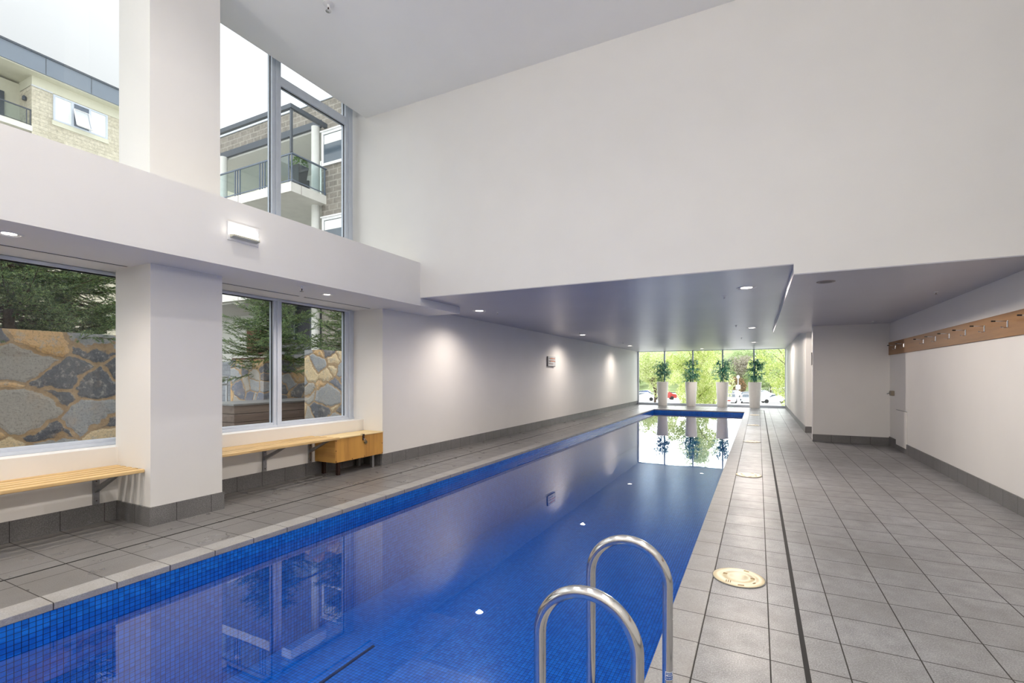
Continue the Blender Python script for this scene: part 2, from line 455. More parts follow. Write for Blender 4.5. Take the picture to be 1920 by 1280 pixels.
b = MB(); b.box(-5.225, 2.45, BACK, YB + .1, 5.149, 5.45); struct('ceiling', b, 'ceiling_paint', 'high white ceiling')
b = MB(); b.box(-5.75, 2.6, BACK - .2, YB + .3, 5.6, 5.8); struct('roof', b, 'white_paint', 'roof slab')
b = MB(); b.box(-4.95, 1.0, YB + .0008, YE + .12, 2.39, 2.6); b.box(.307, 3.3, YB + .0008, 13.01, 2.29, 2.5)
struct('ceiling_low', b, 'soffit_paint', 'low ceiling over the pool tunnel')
b = MB(); b.box(2.2, 2.45, BACK, 11.5, 0, 5.6); struct('wall_right', b, 'white_paint', 'white wall with the hook board')
b = MB(); b.box(.966, 2.25, 11.3, 11.5, 0, 2.3); struct('wall_nook', b, 'white_paint', 'short white wall beside the opening', bevel=.012)
b = MB(); b.box(.97, 3.3, 12.91, YE + .12, 0, 2.6); struct('wall_right_far', b, 'white_paint', 'white wall at the far right of the pool')
b = MB(); b.box(3.2, 3.4, 11.3, 13.0, 0, 2.5); struct('wall_lobby', b, 'white_paint', 'wall closing the opening')
b = MB(); b.box(-5.62, 2.45, BACK - .2, BACK, 0, 5.6); struct('wall_back', b, 'white_paint', 'wall behind the viewer')

# baseboards
HB = .165
b = MB(); b.box(-5.25, -5.235, BACK, 2.32, 0, HB); b.box(-5.25, -5.235, 2.95, 5.43, 0, HB)
b.box(-4.88, -4.868, 5.42, YE, 0, HB)
struct('baseboard_left', b, 'granite_y', 'dark granite skirting tiles along the left wall')
b = MB(); b.box(-4.70, -4.686, 2.308, 2.962, 0, HB); struct('baseboard_column', b, 'granite_y', 'dark granite skirting tiles on the column face')
b = MB(); b.box(-5.24, -4.688, 2.306, 2.32, 0, HB); b.box(-5.24, -4.688, 2.95, 2.964, 0, HB); b.box(-5.25, -4.87, 5.416, 5.43, 0, HB)
struct('baseboard_return', b, 'granite_x', 'dark granite skirting tiles on the column sides')
b = MB(); b.box(.964, 2.2, 11.286, 11.3, 0, .145); b.box(.966, 3.2, 12.896, 12.91, 0, .145)
struct('baseboard_nook', b, 'granite_x', 'dark granite skirting tiles on the short wall')
b = MB(); b.box(2.186, 2.2, BACK, 10.12, 0, HB); b.box(2.186, 2.2, 10.12, 10.78, 0, .085); b.box(2.186, 2.2, 10.78, 11.3, 0, HB); b.box(.956, .97, 12.9, YE, 0, .14)
struct('baseboard_right', b, 'granite_y', 'dark granite skirting tiles along the right wall')
b = MB(); b.box(2.184, 2.2, 10.12, 10.78, .087, .70)
struct('trim_3', b, 'white_paint', 'flush white access panel in the right wall', bevel=.002)
b = MB(); b.box(2.183, 2.1995, 10.118, 10.122, .70, .705); b.box(2.1835, 2.1995, 10.12, 10.78, .70, .704)  # thin grey strip along the top edge of the panel
struct('trim_4', b, 'sign_edge', 'thin grey strip above the access panel')

# ------------------------------------------------------------------ windows
XG = -5.48
def window(name, y0, y1, z0, z1, members, panes, label):
    w = thing(name, label, 'window'); w['kind'] = 'structure'
    for nm, a, c, d, e, depth in members:
        m = MB().box(XG - .05, XG + depth, a, c, d, e)
        if nm != 'transom':   # stepped profile
            yy = .35 * (c - a)
            m.box(XG - .06, XG + depth + .018, a + (0 if c - a > .5 else yy), c - (0 if c - a > .5 else yy), d + (0 if c - a <= .5 else .0), e - (0 if c - a <= .5 else .5 * (e - d)))
        m.build(nm, 'aluminium', w, bevel=.004)
    for a, c, d, e in panes:
        MB().box(XG - .012, XG - .006, a, c, d, e).build('pane', 'window_glass', w)
        # dark glazing gasket
        g = MB(); g.box(XG - .004, XG + .006, a, a + .008, d, e); g.box(XG - .004, XG + .006, c - .008, c, d, e)
        g.box(XG - .004, XG + .006, a, c, e - .008, e); g.build('gasket', 'rubber_black', w)
    return w
zl, zh = .655, 2.31
window('window_1', -1.9, 2.63, zl, zh, [('bottom_rail', -1.9, 2.63, zl, .715, .03), ('top_rail', -1.9, 2.63, 2.25, zh, .03), ('stile', 2.57, 2.63, zl, zh, .03), ('stile', -1.9, -1.84, zl, zh, .03)],
       [(-1.84, 2.57, .715, 2.25)], 'large lower courtyard window left of the column')
window('window_2', 2.64, 5.43, zl, zh, [('bottom_rail', 2.64, 5.43, zl, .715, .03), ('top_rail', 2.64, 5.43, 2.25, zh, .03), ('stile', 2.64, 2.70, zl, zh, .03), ('mullion', 4.075, 4.193, zl, zh, .035), ('stile', 5.27, 5.43, zl, zh, .035)],
       [(2.70, 4.075, .715, 2.25), (4.193, 5.27, .715, 2.25)], 'two-light lower courtyard window right of the column')
window('window_3', BACK, -1.95, zl, zh, [('bottom_rail', BACK, -1.95, zl, .715, .03), ('top_rail', BACK, -1.95, 2.25, zh, .03)], [(BACK, -1.95, .715, 2.25)], 'lower courtyard window behind the viewer')
window('window_4', BACK, 2.6, 2.885, 5.6, [('stile', 2.52, 2.6, 2.885, 5.6, .03), ('top_rail', BACK, 2.6, 5.5, 5.6, .03), ('bottom_rail', BACK, 2.6, 2.885, 2.93, .03), ('mullion', -.6, -.47, 2.885, 5.6, .03)],
       [(BACK, -.6, 2.93, 5.5), (-.47, 2.52, 2.93, 5.5)], 'tall upper window left of the column')
window('window_5', 2.61, 5.42, 2.885, 5.6, [('stile', 2.61, 2.68, 2.885, 5.6, .03), ('bottom_rail', 2.61, 5.42, 2.885, 2.93, .03), ('mullion', 4.05, 4.178, 2.885, 5.6, .04), ('stile', 5.265, 5.405, 2.885, 5.6, .04), ('transom', 4.178, 5.265, 5.02, 5.135, .035), ('top_rail', 2.61, 5.42, 5.5, 5.6, .03)],
       [(2.68, 4.05, 2.93, 5.5), (4.178, 5.265, 2.93, 5.02), (4.178, 5.265, 5.135, 5.5)], 'tall upper window right of the column with one transom')
# end window of the tunnel
w = thing('window_6', 'floor to ceiling window wall at the end of the pool', 'window'); w['kind'] = 'structure'
mull = [-3.70, -2.52, -1.336, -.16]
MB().box(-4.88, .97, YE - .04, YE + .05, .0, .095).build('bottom_rail', 'aluminium', w, bevel=.004)
MB().box(-4.88, .97, YE - .03, YE + .05, 2.37, 2.41).build('top_rail', 'aluminium', w)
MB().box(-4.88, -4.825, YE - .05, YE + .05, .095, 2.37).build('stile', 'aluminium', w)
MB().box(.95, .97, YE - .05, YE + .05, .095, 2.37).build('stile', 'aluminium', w)
for x in mull: MB().box(x - .028, x + .028, YE - .06, YE + .06, .095, 2.37).build('mullion', 'aluminium', w)
ed = [-4.825] + mull + [.95]
for i in range(5): MB().box(ed[i] + .02, ed[i + 1] - .02, YE, YE + .008, .09, 2.37).build('pane', 'window_glass', w)

# ------------------------------------------------------------------ lamps
def lamp_spot(loc, e, ang=120, blend=.55, col=(1, .89, .79), soft=.06):
    l = bpy.data.lights.new('downlight_spot', 'SPOT'); l.energy = e; l.spot_size = R(ang); l.spot_blend = blend; l.color = col; l.shadow_soft_size = soft
    o = bpy.data.objects.new('downlight_spot', l); COL.objects.link(o); o.location = loc; return o
def make_downlight(label, loc, energy, r=.10, ang=150, blend=.9, col=(1, .88, .78)):
    t = thing('ceiling_downlight', label, 'downlight', loc, 0, 'recessed ceiling downlights')
    MB().lathe([(r + .018, .006), (r + .018, .0), (r + .006, -.006), (r, -.004), (r - .004, .012)], 36, cap=False).build('trim_ring', 'white_enamel', t, smooth=True)
    MB().lathe([(r - .001, .001), (.0005, -.002)], 36, cap=False).build('lens', 'downlight_lens', t, smooth=True)
    sp = lamp_spot((0, 0, -.012), energy, ang, blend, col, .03); sp.parent = t
    return t
DL = [((-4.60, 1.40, 2.285), 'round downlight in the beam soffit left of the column, cut by the frame edge', 60, .06),
      ((-4.636, 4.19, 2.285), 'round downlight in the beam soffit above the bench and storage box', 60, .055),
      ((-4.16, 6.97, 2.39), 'round downlight by the left wall, nearest of its row in the low ceiling', 82, .098),
      ((-4.17, 12.35, 2.39), 'round downlight by the left wall, second of its row, near the wall sign', 100, .098),
      ((-4.18, 17.70, 2.39), 'round downlight by the left wall, third of its row, nearest the end window', 100, .098),
      ((-.13, 6.63, 2.39), 'large round downlight near the step in the low ceiling, closest on the right', 185, .10),
      ((-.13, 12.28, 2.39), 'round downlight at the far end of the ceiling step', 150, .10),
      ((-.13, 17.64, 2.39), 'round downlight past the ceiling step above the right side of the pool', 140, .10),
      ((-2.03, 20.9, 2.39), 'small round downlight above the pool end, in front of the window plants', 130, .098)]
for loc, lab, e, r in DL: make_downlight(lab, loc, e, r, 178 if loc[0] > -1 else 152, .22 if loc[0] > -1 else .9)
make_downlight('round downlight in the beam soffit behind the viewer', (-4.60, -1.4, 2.285), 40, .06)
# added fill downlights in the high ceiling, out of view, to brighten the hall
for x in (-3.2, -1.2, .9):
    for y in (-3.0, -.4, 2.1): make_downlight('added fill downlight in the high ceiling above the viewer', (x, y, 5.149), 103, .10, 155, 1.0, (1, .95, .905))

def wall_lamp(label, loc, rz, energy):
    """bulkhead lamp; local +x points into the room"""
    t = thing('wall_lamp', label, 'wall light', loc, rz, 'white bulkhead wall lamps')
    MB().box(-.004, .008, -.150, .150, -.085, .085).build('back_plate', 'white_enamel', t, bevel=.002)
    MB().prism([(.008, -.128, -.062), (.060, -.128, -.050), (.060, -.128, -.035), (.008, -.128, -.030)], (0, .256, 0)).build('housing', 'cream_render', t)
    MB().prism([(.008, -.118, -.034), (.058, -.118, -.036), (.046, -.118, .030), (.008, -.118, .064)], (0, .236, 0)).build('diffuser', 'wall_lamp_glow', t, bevel=.006)
    if not energy: return t  # only the added, unseen fill lamps carry an area light
    l = bpy.data.lights.new('fill_lamp_light', 'AREA'); l.shape = 'RECTANGLE'; l.size = .23; l.size_y = .11; l.energy = energy; l.color = (1, .93, .86)
    o = bpy.data.objects.new('fill_lamp_light', l); COL.objects.link(o); o.parent = t
    o.location = (.072, 0, .02); o.rotation_euler = (0, R(-158), 0)
    return t
wall_lamp('white rectangular bulkhead lamp glowing on the beam face', (-4.215, 2.84, 2.605), 0, 0)
for y in (-.1, -3.0): wall_lamp('added fill lamp on the beam behind the viewer', (-4.215, y, 2.605), 0, 46)  # unseen lamps, here and below, added to brighten the hall
for y in (-3.4, -1.6, .2): wall_lamp('added fill lamp high on the right wall, out of view', (2.2, y, 2.9), math.pi, 66)
for x in (-2.6, .4): wall_lamp('added fill lamp on the wall behind the viewer', (x, BACK, 2.9), math.pi / 2, 46)

# ------------------------------------------------------------------ sprinklers, round vent, slot vents
def sprinkler(label, loc, s=1.0):
    t = thing('fire_sprinkler', label, 'sprinkler', loc, 0, 'fire sprinklers')
    MB().lathe([(.036 * s, .002), (.036 * s, -.004), (.016 * s, -.008)], 24).build('escutcheon', 'white_enamel', t, smooth=True)
    m = MB().tube([(0, 0, -.006), (0, 0, -.024 * s)], .009 * s, 10)
    for sg in (-1, 1): m.tube([(sg * .008 * s, 0, -.022 * s), (sg * .015 * s, 0, -.034 * s), (sg * .004 * s, 0, -.048 * s)], .003 * s, 6)
    m.build('yoke', 'white_enamel', t, smooth=True)
    MB().tube([(0, 0, -.022 * s), (0, 0, -.045 * s)], .004 * s, 8).build('glass_bulb', 'rust_steel', t, smooth=True)
    MB().lathe([(.017 * s, -.047 * s), (.019 * s, -.050 * s), (.005 * s, -.052 * s)], 16).build('deflector', 'steel_wire', t)
for loc, lab, s in [((-3.963, 3.60, 5.149), 'sprinkler on the high ceiling above the upper window', 1.5),
                    ((-4.437, 3.665, 2.285), 'sprinkler under the beam soffit left of the downlight', 1.2),
                    ((-3.966, 7.253, 2.39), 'sprinkler beside the nearest left-row downlight in the low ceiling', .7),
                    ((-3.997, 11.6, 2.39), 'small sprinkler next to the second left-row downlight', .7),
                    ((-3.964, 15.83, 2.39), 'small sprinkler before the third left-row downlight', .7),
                    ((-.413, 7.19, 2.39), 'sprinkler in the low ceiling beside the large near downlight', .7),
                    ((-.43, 11.53, 2.39), 'sprinkler in the low ceiling beside the downlight at the end of the ceiling step', .7),
                    ((-.43, 15.35, 2.39), 'small sprinkler past the ceiling step over the pool edge', .7),
                    ((1.847, 7.27, 2.29), 'sprinkler in the lower ceiling nearer the hook board', .7),
                    ((1.85, 10.76, 2.29), 'sprinkler in the lower ceiling over the short white wall', .7)]:
    sprinkler(lab, loc, s)
t = thing('ceiling_speaker', 'flush round grey vent disc in the lower right ceiling', 'vent', (.63, 6.0, 2.29))
MB().lathe([(.085, .002), (.085, -.004), (.072, -.007), (.068, -.004)], 32).build('rim', 'sign_grey', t, smooth=True)
MB().lathe([(.066, -.003), (.04, -.006), (.0005, -.0065)], 32, cap=False).build('grille', 'sign_edge', t, smooth=True)
for y0, y1, lab in ((-1.6, 2.30, 'long dark slot vent in the soffit above the left window'), (2.97, 4.12, 'dark slot vent above the left light of the two-light window'), (4.20, 5.35, 'dark slot vent above the right light of the two-light window')):
    t = thing('slot_vent', lab, 'vent', (-5.035, y0, 2.285))
    MB().box(-.017, .017, 0, y1 - y0, -.0015, .001).build('slot', 'slot_black', t)
    m = MB(); m.box(-.022, -.017, 0, y1 - y0, -.003, .001); m.box(.017, .022, 0, y1 - y0, -.003, .001); m.build('edge_strip', 'white_enamel', t)

# ------------------------------------------------------------------ benches
def bench(label, y0, y1, z, brackets):
    t = thing('slatted_bench', label, 'bench', (0, 0, 0), 0, 'timber slat benches under the windows')
    xs = [-5.215, -5.115, -5.015, -4.915, -4.815]
    for i, x in enumerate(xs):
        e = y1 - (0.012 * (len(xs) - 1 - i) if y1 > 3 else 0)
        MB().box(x - .031, x + .031, y0, e, z - .03, z, bev=.004).build('slat', 'slat_wood', t)
    for y in brackets:
        m = MB().box(-5.2485, -5.232, y - .025, y + .025, .165, z - .03)
        m.box(-5.24, -4.86, y - .022, y + .022, z - .042, z - .03)
        br = m.build('bracket', 'galvanised', t, bevel=.003)
        m = MB().prism([(-5.233, y - .016, z - .22), (-5.233, y - .016, z - .175), (-4.93, y - .016, z - .042), (-4.875, y - .016, z - .042)], (0, .032, 0))
        m.build('strut', 'galvanised', br)
        for zz in (.20, z - .12):
            m = MB().lathe([(.006, 0), (.006, .004), (.002, .006)], 8)
            m.v = [(-5.231 + q[2], y + q[0], zz + q[1]) for q in m.v]; m.build('bolt', 'rust_steel', br)
    return t
bench('honey timber slat bench ending against the column, under the left window', -1.8, 2.315, .492, (-1.3, .4, 2.154))
bench('honey timber slat bench running up to the plywood storage box', 2.97, 4.53, .517, (3.8, 4.454))

# ------------------------------------------------------------------ storage box with padlock
t = thing('storage_box', 'plywood storage box on short legs beside the bench', 'storage box', (-5.06, 4.98, 0))
MB().box(-.172, .190, -.445, .447, .175, .482, bev=.003).build('body', ['plywood_front'], t)
MB().box(-.172, .192, -.4495, -.445, .178, .480).build('end_panel', 'plywood_end', t)
MB().box(-.175, .197, -.452, .452, .482, .497, bev=.003).build('lid', 'plywood_lid', t)
for x, y in ((.14, -.35), (.14, .28), (-.12, -.35), (-.12, .28)):
    MB().box(x - .02, x + .02, y - .02, y + .02, 0, .176, bev=.002).build('leg', 'rust_steel' if y < 0 else 'galvanised', t)
m = MB().box(.1905, .1945, .035, .072, .415, .490); m.box(.155, .1985, .035, .072, .4965, .4995); m.box(.1935, .199, .035, .072, .470, .4995)
m.box(.194, .204, .048, .060, .424, .436)
m.build('hasp', 'rust_steel', t)
for y, z in ((-.43, .19), (-.43, .33), (-.43, .46), (-.15, .19), (.08, .19), (.43, .19), (.43, .33)):
    MB().box(.1895, .1912, y - .006, y + .006, z - .006, z + .006).build('screw_head', 'rust_steel', t)
p = thing('padlock', 'small brass padlock hanging from the box hasp', 'padlock', (-4.848, 5.035, .430))
MB().tube([(0, -.012, -.030), (0, -.013, -.006)] + [(0, .013 * -math.cos(a), -.006 + .013 * math.sin(a)) for a in [R(18 * i) for i in range(1, 10)]] + [(0, .013, -.006), (0, .012, -.030)], .0035, 8).build('shackle', 'steel_wire', p, smooth=True)
MB().box(-.008, .008, -.023, .023, -.072, -.028, bev=.004).build('lock_body', 'brass', p)
p.rotation_euler = (R(28), 0, 0)

# ------------------------------------------------------------------ pool ladder
t = thing('pool_ladder', 'polished stainless pool ladder with two looped handrails at the deck edge', 'ladder', (-.4475, 1.61, 0))
def rail_path(y):
    r = .1475; zc = .676 - r
    pts = [(r, y, -.02), (r, y, .2), (r, y, zc - .05)]
    pts += [(r * math.cos(a), y, zc + r * math.sin(a)) for a in [math.pi * i / 28 for i in range(29)]]
    pts += [(-r, y, zc - .05), (-r, y, .2), (-r, y, -.5), (-r, y, -.93)]
    return pts
rails = []
for y in (-.252, .253):
    rr = MB().tube(rail_path(y), .019, 24).build('handrail', 'stainless', t, smooth=True); rails.append(rr)
    MB().lathe([(.036, .003), (.036, .010), (.024, .016), (.0192, .016)], 24, (.1475, y, 0), cap=False).build('foot_flange', 'stainless', rr, smooth=True)
for z in (-.34, -.60, -.86):
    MB().box(-.20, -.10, -.252, .253, z - .012, z + .012, bev=.006).build('step', 'stainless', t)
# maker's sticker on the far rail
def wrapped(rects, r, c, a0, name, mat, parent):
    m = MB()
    for s0, s1, z0, z1 in rects:
        n = max(1, int((s1 - s0) / .002))
        for i in range(n):
            u0 = a0 + (s0 + (s1 - s0) * i / n) / r; u1 = a0 + (s0 + (s1 - s0) * (i + 1) / n) / r
            m.quad((c[0] + r * math.cos(u0), c[1] + r * math.sin(u0), c[2] + z0), (c[0] + r * math.cos(u1), c[1] + r * math.sin(u1), c[2] + z0),
                   (c[0] + r * math.cos(u1), c[1] + r * math.sin(u1), c[2] + z1), (c[0] + r * math.cos(u0), c[1] + r * math.sin(u0), c[2] + z1))
    return m.build(name, mat, parent)
cx = (.1475, .253, .205); a0 = math.atan2(-1.863, .30) + R(24)
st = wrapped([(-.017, .017, -.016, .016)], .0193, cx, a0, 'sticker', 'sticker_white', rails[1])
GL = {'P': '111101111100100', 'O': '111101101101111', 'L': '100100100100111'}
rects = []
for i, ch in enumerate('POOL'):
    for k, bit in enumerate(GL[ch]):
        if bit == '1':
            cxx = -.0145 + i * .0076 + (k % 3) * .0021; zz = .0125 - (k // 3) * .0022
            rects.append((cxx, cxx + .0022, zz - .0022, zz))
rects.append((-.015, .015, -.0135, -.0010))
wrapped(rects, .01945, cx, a0, 'sticker_print', 'sticker_blue', rails[1])
rects = []
for i in range(5):
    s = -.0125 + i * .0052
    rects += [(s, s + .0034, -.0052, -.0044), (s, s + .0009, -.0098, -.0044), (s + (.0025 if i % 2 else 0), s + .0034, -.0098, -.0070)]
wrapped(rects, .0196, cx, a0, 'sticker_marks', 'sticker_white', rails[1])

# ------------------------------------------------------------------ skimmer covers
def skimmer(label, y):
    t = thing('skimmer_cover', label, 'skimmer cover', (-.114, y, 0), 0, 'round skimmer covers in the right deck')
    MB().lathe([(.158, .0006), (.158, .0045), (.151, .0045)], 48, cap=False).build('ring', 'sign_edge', t, smooth=True)
    MB().lathe([(.152, .002), (.152, .006), (.148, .008), (.110, .008), (.108, .007), (.086, .007), (.084, .0086), (.052, .0092), (.05, .0082), (.0005, .0095)], 48, cap=False).build('lid', 'cream_plastic', t, smooth=True)
    for ang, rad, w, d in ((70, .128, .016, .007), (-112 + 30, .132, .018, .007), (165, .082, .009, .012), (5, .082, .009, .012), (-35, .112, .011, .005)):
        m = MB().box(-w, w, -d, d, .0078, .0092)
        a = R(ang); q = Matrix.Rotation(a + R(90), 3, 'Z')
        m.v = [tuple(q @ Vector(p) + Vector((rad * math.cos(a), rad * math.sin(a), 0))) for p in m.v]
        m.build('finger_slot', 'cream_dark', t)
    m = MB()
    for k in (-1, 0, 1): m.box(-.055 + k * .012 - .003, -.055 + k * .012 + .003, -.115, -.085, .0075, .0090)
    m.build('slot_mark', 'cream_dark', t)
for y, lab in ((3.455, 'cream round skimmer cover in the deck nearest the ladder'), (7.07, 'cream round skimmer cover, second along the pool edge'),
               (10.66, 'round skimmer cover, third along the pool edge in the shiny wet deck'), (14.24, 'far round skimmer cover, fourth along the pool edge'), (17.87, 'farthest round skimmer cover near the end window')):
    skimmer(lab, y)

# ------------------------------------------------------------------ hook board
t = thing('coat_rack', 'long brown timber board with steel coat hooks on the right wall', 'coat rack', (2.1985, 0, 0))
MB().box(-.020, 0, 1.0, 11.29, 1.690, 1.925).build('board', 'rail_board', t, bevel=.002)
for y in (10.764, 10.211, 9.128, 8.581, 8.044, 7.503, 6.97, 6.425, 5.885, 5.345, 4.805):
    hk = MB().tube([(-.020, y, 1.842), (-.09, y, 1.8445), (-.128, y, 1.846)], .0042, 8)
    hk.tube([(-.026, y, 1.846), (-.026, y, 1.79), (-.028, y, 1.782), (-.036, y, 1.779), (-.058, y, 1.780), (-.068, y, 1.784), (-.070, y, 1.790)], .0042, 8)
    hk.box(-.0225, -.020, y - .012, y + .012, 1.78, 1.85)
    h = hk.build('hook', 'steel_wire', t, smooth=True)
    MB().tube([(-.112, y, 1.8454), (-.140, y, 1.8464), (-.143, y, 1.8465)], .0068, 8).build('rubber_tip', 'rubber_black', h, smooth=True)

# ------------------------------------------------------------------ wall signs and small fitting
def sign(name, label, loc, rz, w, h, rows=True, th=.035):
    t = thing(name, label, 'sign', loc, rz)
    MB().box(0, th, -w / 2, w / 2, 0, h).build('board', 'sign_edge' if rows else 'sign_grey', t, bevel=.003)
    MB().box(th + .0002, th + .0015, -w / 2 + .02, w / 2, .015, h).build('face', 'sign_board', t)
    if rows:
        random.seed(4); m = MB(); g = MB()
        for k, z in enumerate((.195, .125, .055)):
            y = -w / 2 + .06
            while y < w / 2 - (.06 if k != 2 else .16):
                ln = random.uniform(.016, .034); hh = random.uniform(.026, .034)
                (m if (k < 2 and y > -w / 2 + .15) else g).box(.0366, .0375, y, y + ln, z, z + hh); y += ln + random.uniform(.006, .012)
        m.build('red_lettering', 'sign_orange', t); g.build('grey_lettering', 'sign_grey', t)
        m = MB(); m.box(.0366, .041, -.14, -.12, .115, .135); m.box(.0366, .041, .215, .235, .115, .135); m.build('screw', 'slot_black', t)
    return t
sign('wall_sign', 'small pale sign with faded lettering on the left tunnel wall', (-4.88, 11.83, 1.545), 0, .52, .262)
sign('end_sign', 'thin grey sign seen edge-on on the end of the short white wall', (.966, 11.42, 1.52), math.pi, .10, .25, False, .016)
t = thing('wall_tap', 'small beige wall fitting with a stub spout in the right corner', 'wall fitting', (2.2, 11.02, .985))
MB().box(-.05, 0, -.07, .055, -.045, .045, bev=.006).build('body', 'beige_fitting', t)
MB().prism([(-.05, .055, -.043), (-.05, .10, 0), (-.05, .055, .043)], (.05, 0, 0)).build('nose', 'sign_edge', t)
MB().tube([(-.03, .09, 0), (-.06, .12, -.008), (-.075, .125, -.02)], .010, 8).build('spout', 'steel_wire', t, smooth=True)

# ------------------------------------------------------------------ plants
def leaf_blade(m, p, d, up, L, W, droop=.25):
    d = Vector(d).normalized(); s = d.cross(Vector(up))
    if s.length < 1e-3: s = Vector((1, 0, 0))
    s.normalize(); p = Vector(p)
    a = p + d * L * .35 + Vector((0, 0, -.02 * L)); e = p + d * L + Vector((0, 0, -droop * L))
    k = len(m.v); m.v += [tuple(p), tuple(a + s * W), tuple(e), tuple(a - s * W)]; m.f.append((k, k + 1, k + 2, k + 3)); m.mi.append(0)
def rdir(rng):
    z = rng.uniform(-1, 1); a = rng.uniform(0, 6.2832); r = math.sqrt(1 - z * z); return Vector((r * math.cos(a), r * math.sin(a), z))
def bamboo(label, x, y, seed):
    rng = random.Random(seed)
    t = thing('potted_bamboo', label, 'potted plant', (x, y, 0), 0, 'tall white pots of bamboo at the end window')
    MB().lathe([(.182, 0), (.186, .012), (.206, .3), (.226, .65), (.243, 1.0), (.246, 1.03), (.238, 1.035), (.228, 1.03), (.215, .96)], 40, cap=False).build('pot', 'white_gloss', t, smooth=True)
    MB().lathe([(.217, .965), (.0005, .975)], 24, cap=False).build('soil', 'soil', t)
    tops = []
    for i in range(4):
        a = rng.uniform(0, 6.28); r0 = rng.uniform(.02, .08); lean = rng.uniform(.02, .09)
        pts = [(r0 * math.cos(a) + lean * math.cos(a) * q * q, r0 * math.sin(a) + lean * math.sin(a) * q * q, .97 + q * (1.0 - .05 * i)) for q in [k / 5 for k in range(6)]]
        MB().tube(pts, .013, 7, radii=[.014 - .0015 * k for k in range(6)]).build('stem', 'cane', t, smooth=True); tops.append(pts)
    m = MB()
    for k in range(84):
        pts = rng.choice(tops); q = rng.uniform(.16, 1.0); j = min(4, int(q * 5)); f = q * 5 - j
        base = Vector(pts[j]).lerp(Vector(pts[j + 1]), f)
        a = rng.uniform(0, 6.28); reach = rng.uniform(.10, .36) * (1.15 - .55 * abs(q - .6))
        tip = base + Vector((math.cos(a) * reach, math.sin(a) * reach, rng.uniform(-.06, .12)))
        m.tube([base, tip], .0025, 3, cap=False)
        for n in range(9):
            s = base.lerp(tip, rng.uniform(.35, 1.0)); d = Vector((math.cos(a), math.sin(a), 0)) + rdir(rng) * .9
            leaf_blade(m, s, d, (0, 0, 1), rng.uniform(.09, .17), rng.uniform(.012, .020), .3)
    m.build('foliage', 'bamboo_leaf', t)
for x, s, lab in ((-3.735, 1, 'white pot of bamboo leftmost at the end window'), (-2.555, 2, 'white pot of bamboo second from left at the end window'),
                  (-1.335, 3, 'white pot of bamboo third from left at the end window, leaves spilling over its rim'), (-.125, 4, 'white pot of bamboo rightmost, standing on the deck beyond the pool corner')):
    bamboo(lab, x, 21.88, s)
m = MB(); rng = random.Random(9)
for k in range(7): leaf_blade(m, (rng.uniform(-.12, .12), rng.uniform(-.06, .06), .004 + .003 * k), (rng.uniform(-1, 1), rng.uniform(-1, 1), .1), (0, 0, 1), .12, .02, .02)
o = m.build('fallen_leaves', 'bamboo_leaf'); o.location = (-.93, 21.75, .004); tag(o, 'few fallen green leaves on the floor by the third pot', 'leaves', kind='stuff')

# ------------------------------------------------------------------ conifers
def conifer(label, loc, z0, height, rad, seed, dense=1.0):
    rng = random.Random(seed)
    t = thing('conifer', label, 'conifer', loc, 0, 'conifers in the courtyard')
    MB().tube([(0, 0, 0), (.02, 0, height * .5), (0, .02, height)], .06, 9, radii=[.075, .05, .012]).build('trunk', 'bark', t, smooth=True)
    m = MB(); br = MB()
    z = z0
    def twig(p, d, L):
        d = d.normalized(); s = d.cross(Vector((0, 0, 1)))
        if s.length < .05: s = Vector((1, 0, 0))
        s.normalize(); u = s.cross(d)
        nn = int(L / .0066)
        for i in range(nn):
            q = p + d * (L * i / nn); w = rng.uniform(0, 6.28)
            nd = (d * .75 + s * math.cos(w) + u * math.sin(w) * .8).normalized(); nl = rng.uniform(.024, .040) * (1 - .25 * i / nn)
            e = q + nd * nl; k = len(m.v); sd = nd.cross(d); sd = sd.normalized() * .0048 if sd.length > 1e-4 else s * .0048
            m.v += [tuple(q - sd), tuple(q + sd), tuple(e)]; m.f.append((k, k + 1, k + 2)); m.mi.append(0)
    nbr = int(82 * (height - z0) * dense)
    for b_ in range(nbr):
        f = (b_ + rng.random()) / nbr; z = z0 + (height - z0 - .15) * f
        L = (rad * (1 - f) ** .6 + .12) * rng.uniform(.5, 1.1)
        a = rng.uniform(0, 6.28); d0 = Vector((math.cos(a), math.sin(a), 0)); sl = Vector((-d0.y, d0.x, 0))
        dr = rng.uniform(-.05, .55); upc = rng.uniform(.1, .5)
        pts = [Vector((0, 0, z)) + d0 * (L * q) + Vector((0, 0, -dr * L * q + upc * L * q * q)) for q in [k / 7 for k in range(8)]]
        br.tube(pts, .01, 4, cap=False, radii=[.010 - .0011 * k for k in range(8)])
        q = .16
        while q < 1:
            k = min(6, int(q * 7)); p = pts[k].lerp(pts[k + 1], q * 7 - k); bd = (pts[k + 1] - pts[k]).normalized()
            for sg in (-1, 1):
                tl = rng.uniform(.10, .24) * (1.2 - .6 * q) + .03
                twig(p, bd * rng.uniform(.7, 1) + sl * sg * rng.uniform(.35, 1) + Vector((0, 0, rng.uniform(-.5, .45))), tl)
            if rng.random() < .6: twig(p, bd + Vector((0, 0, rng.uniform(-.6, .7))), .12)
            q += .062 / max(L, .25)
        twig(pts[-1], pts[-1] - pts[-2], .12)
    m.build('foliage', 'needles', t); br.build('branches', 'bark', t)
    return t
cf = conifer('dark conifer overhanging the stone wall, filling the left window', (-7.75, 2.35, 0), 1.72, 3.85, 1.30, 11)
conifer('dark conifer behind the stone wall at the left frame edge', (-7.7, 1.0, 0), 1.72, 3.8, 1.3, 12)
conifer('bushy conifer growing above the stone pier, seen through the two-light window', (-9.75, 7.25, 0), 1.5, 3.95, 1.12, 13)
conifer('conifer behind the stone wall at the right side of the two-light window', (-7.75, 7.75, 0), 1.72, 3.9, 1.0, 14)

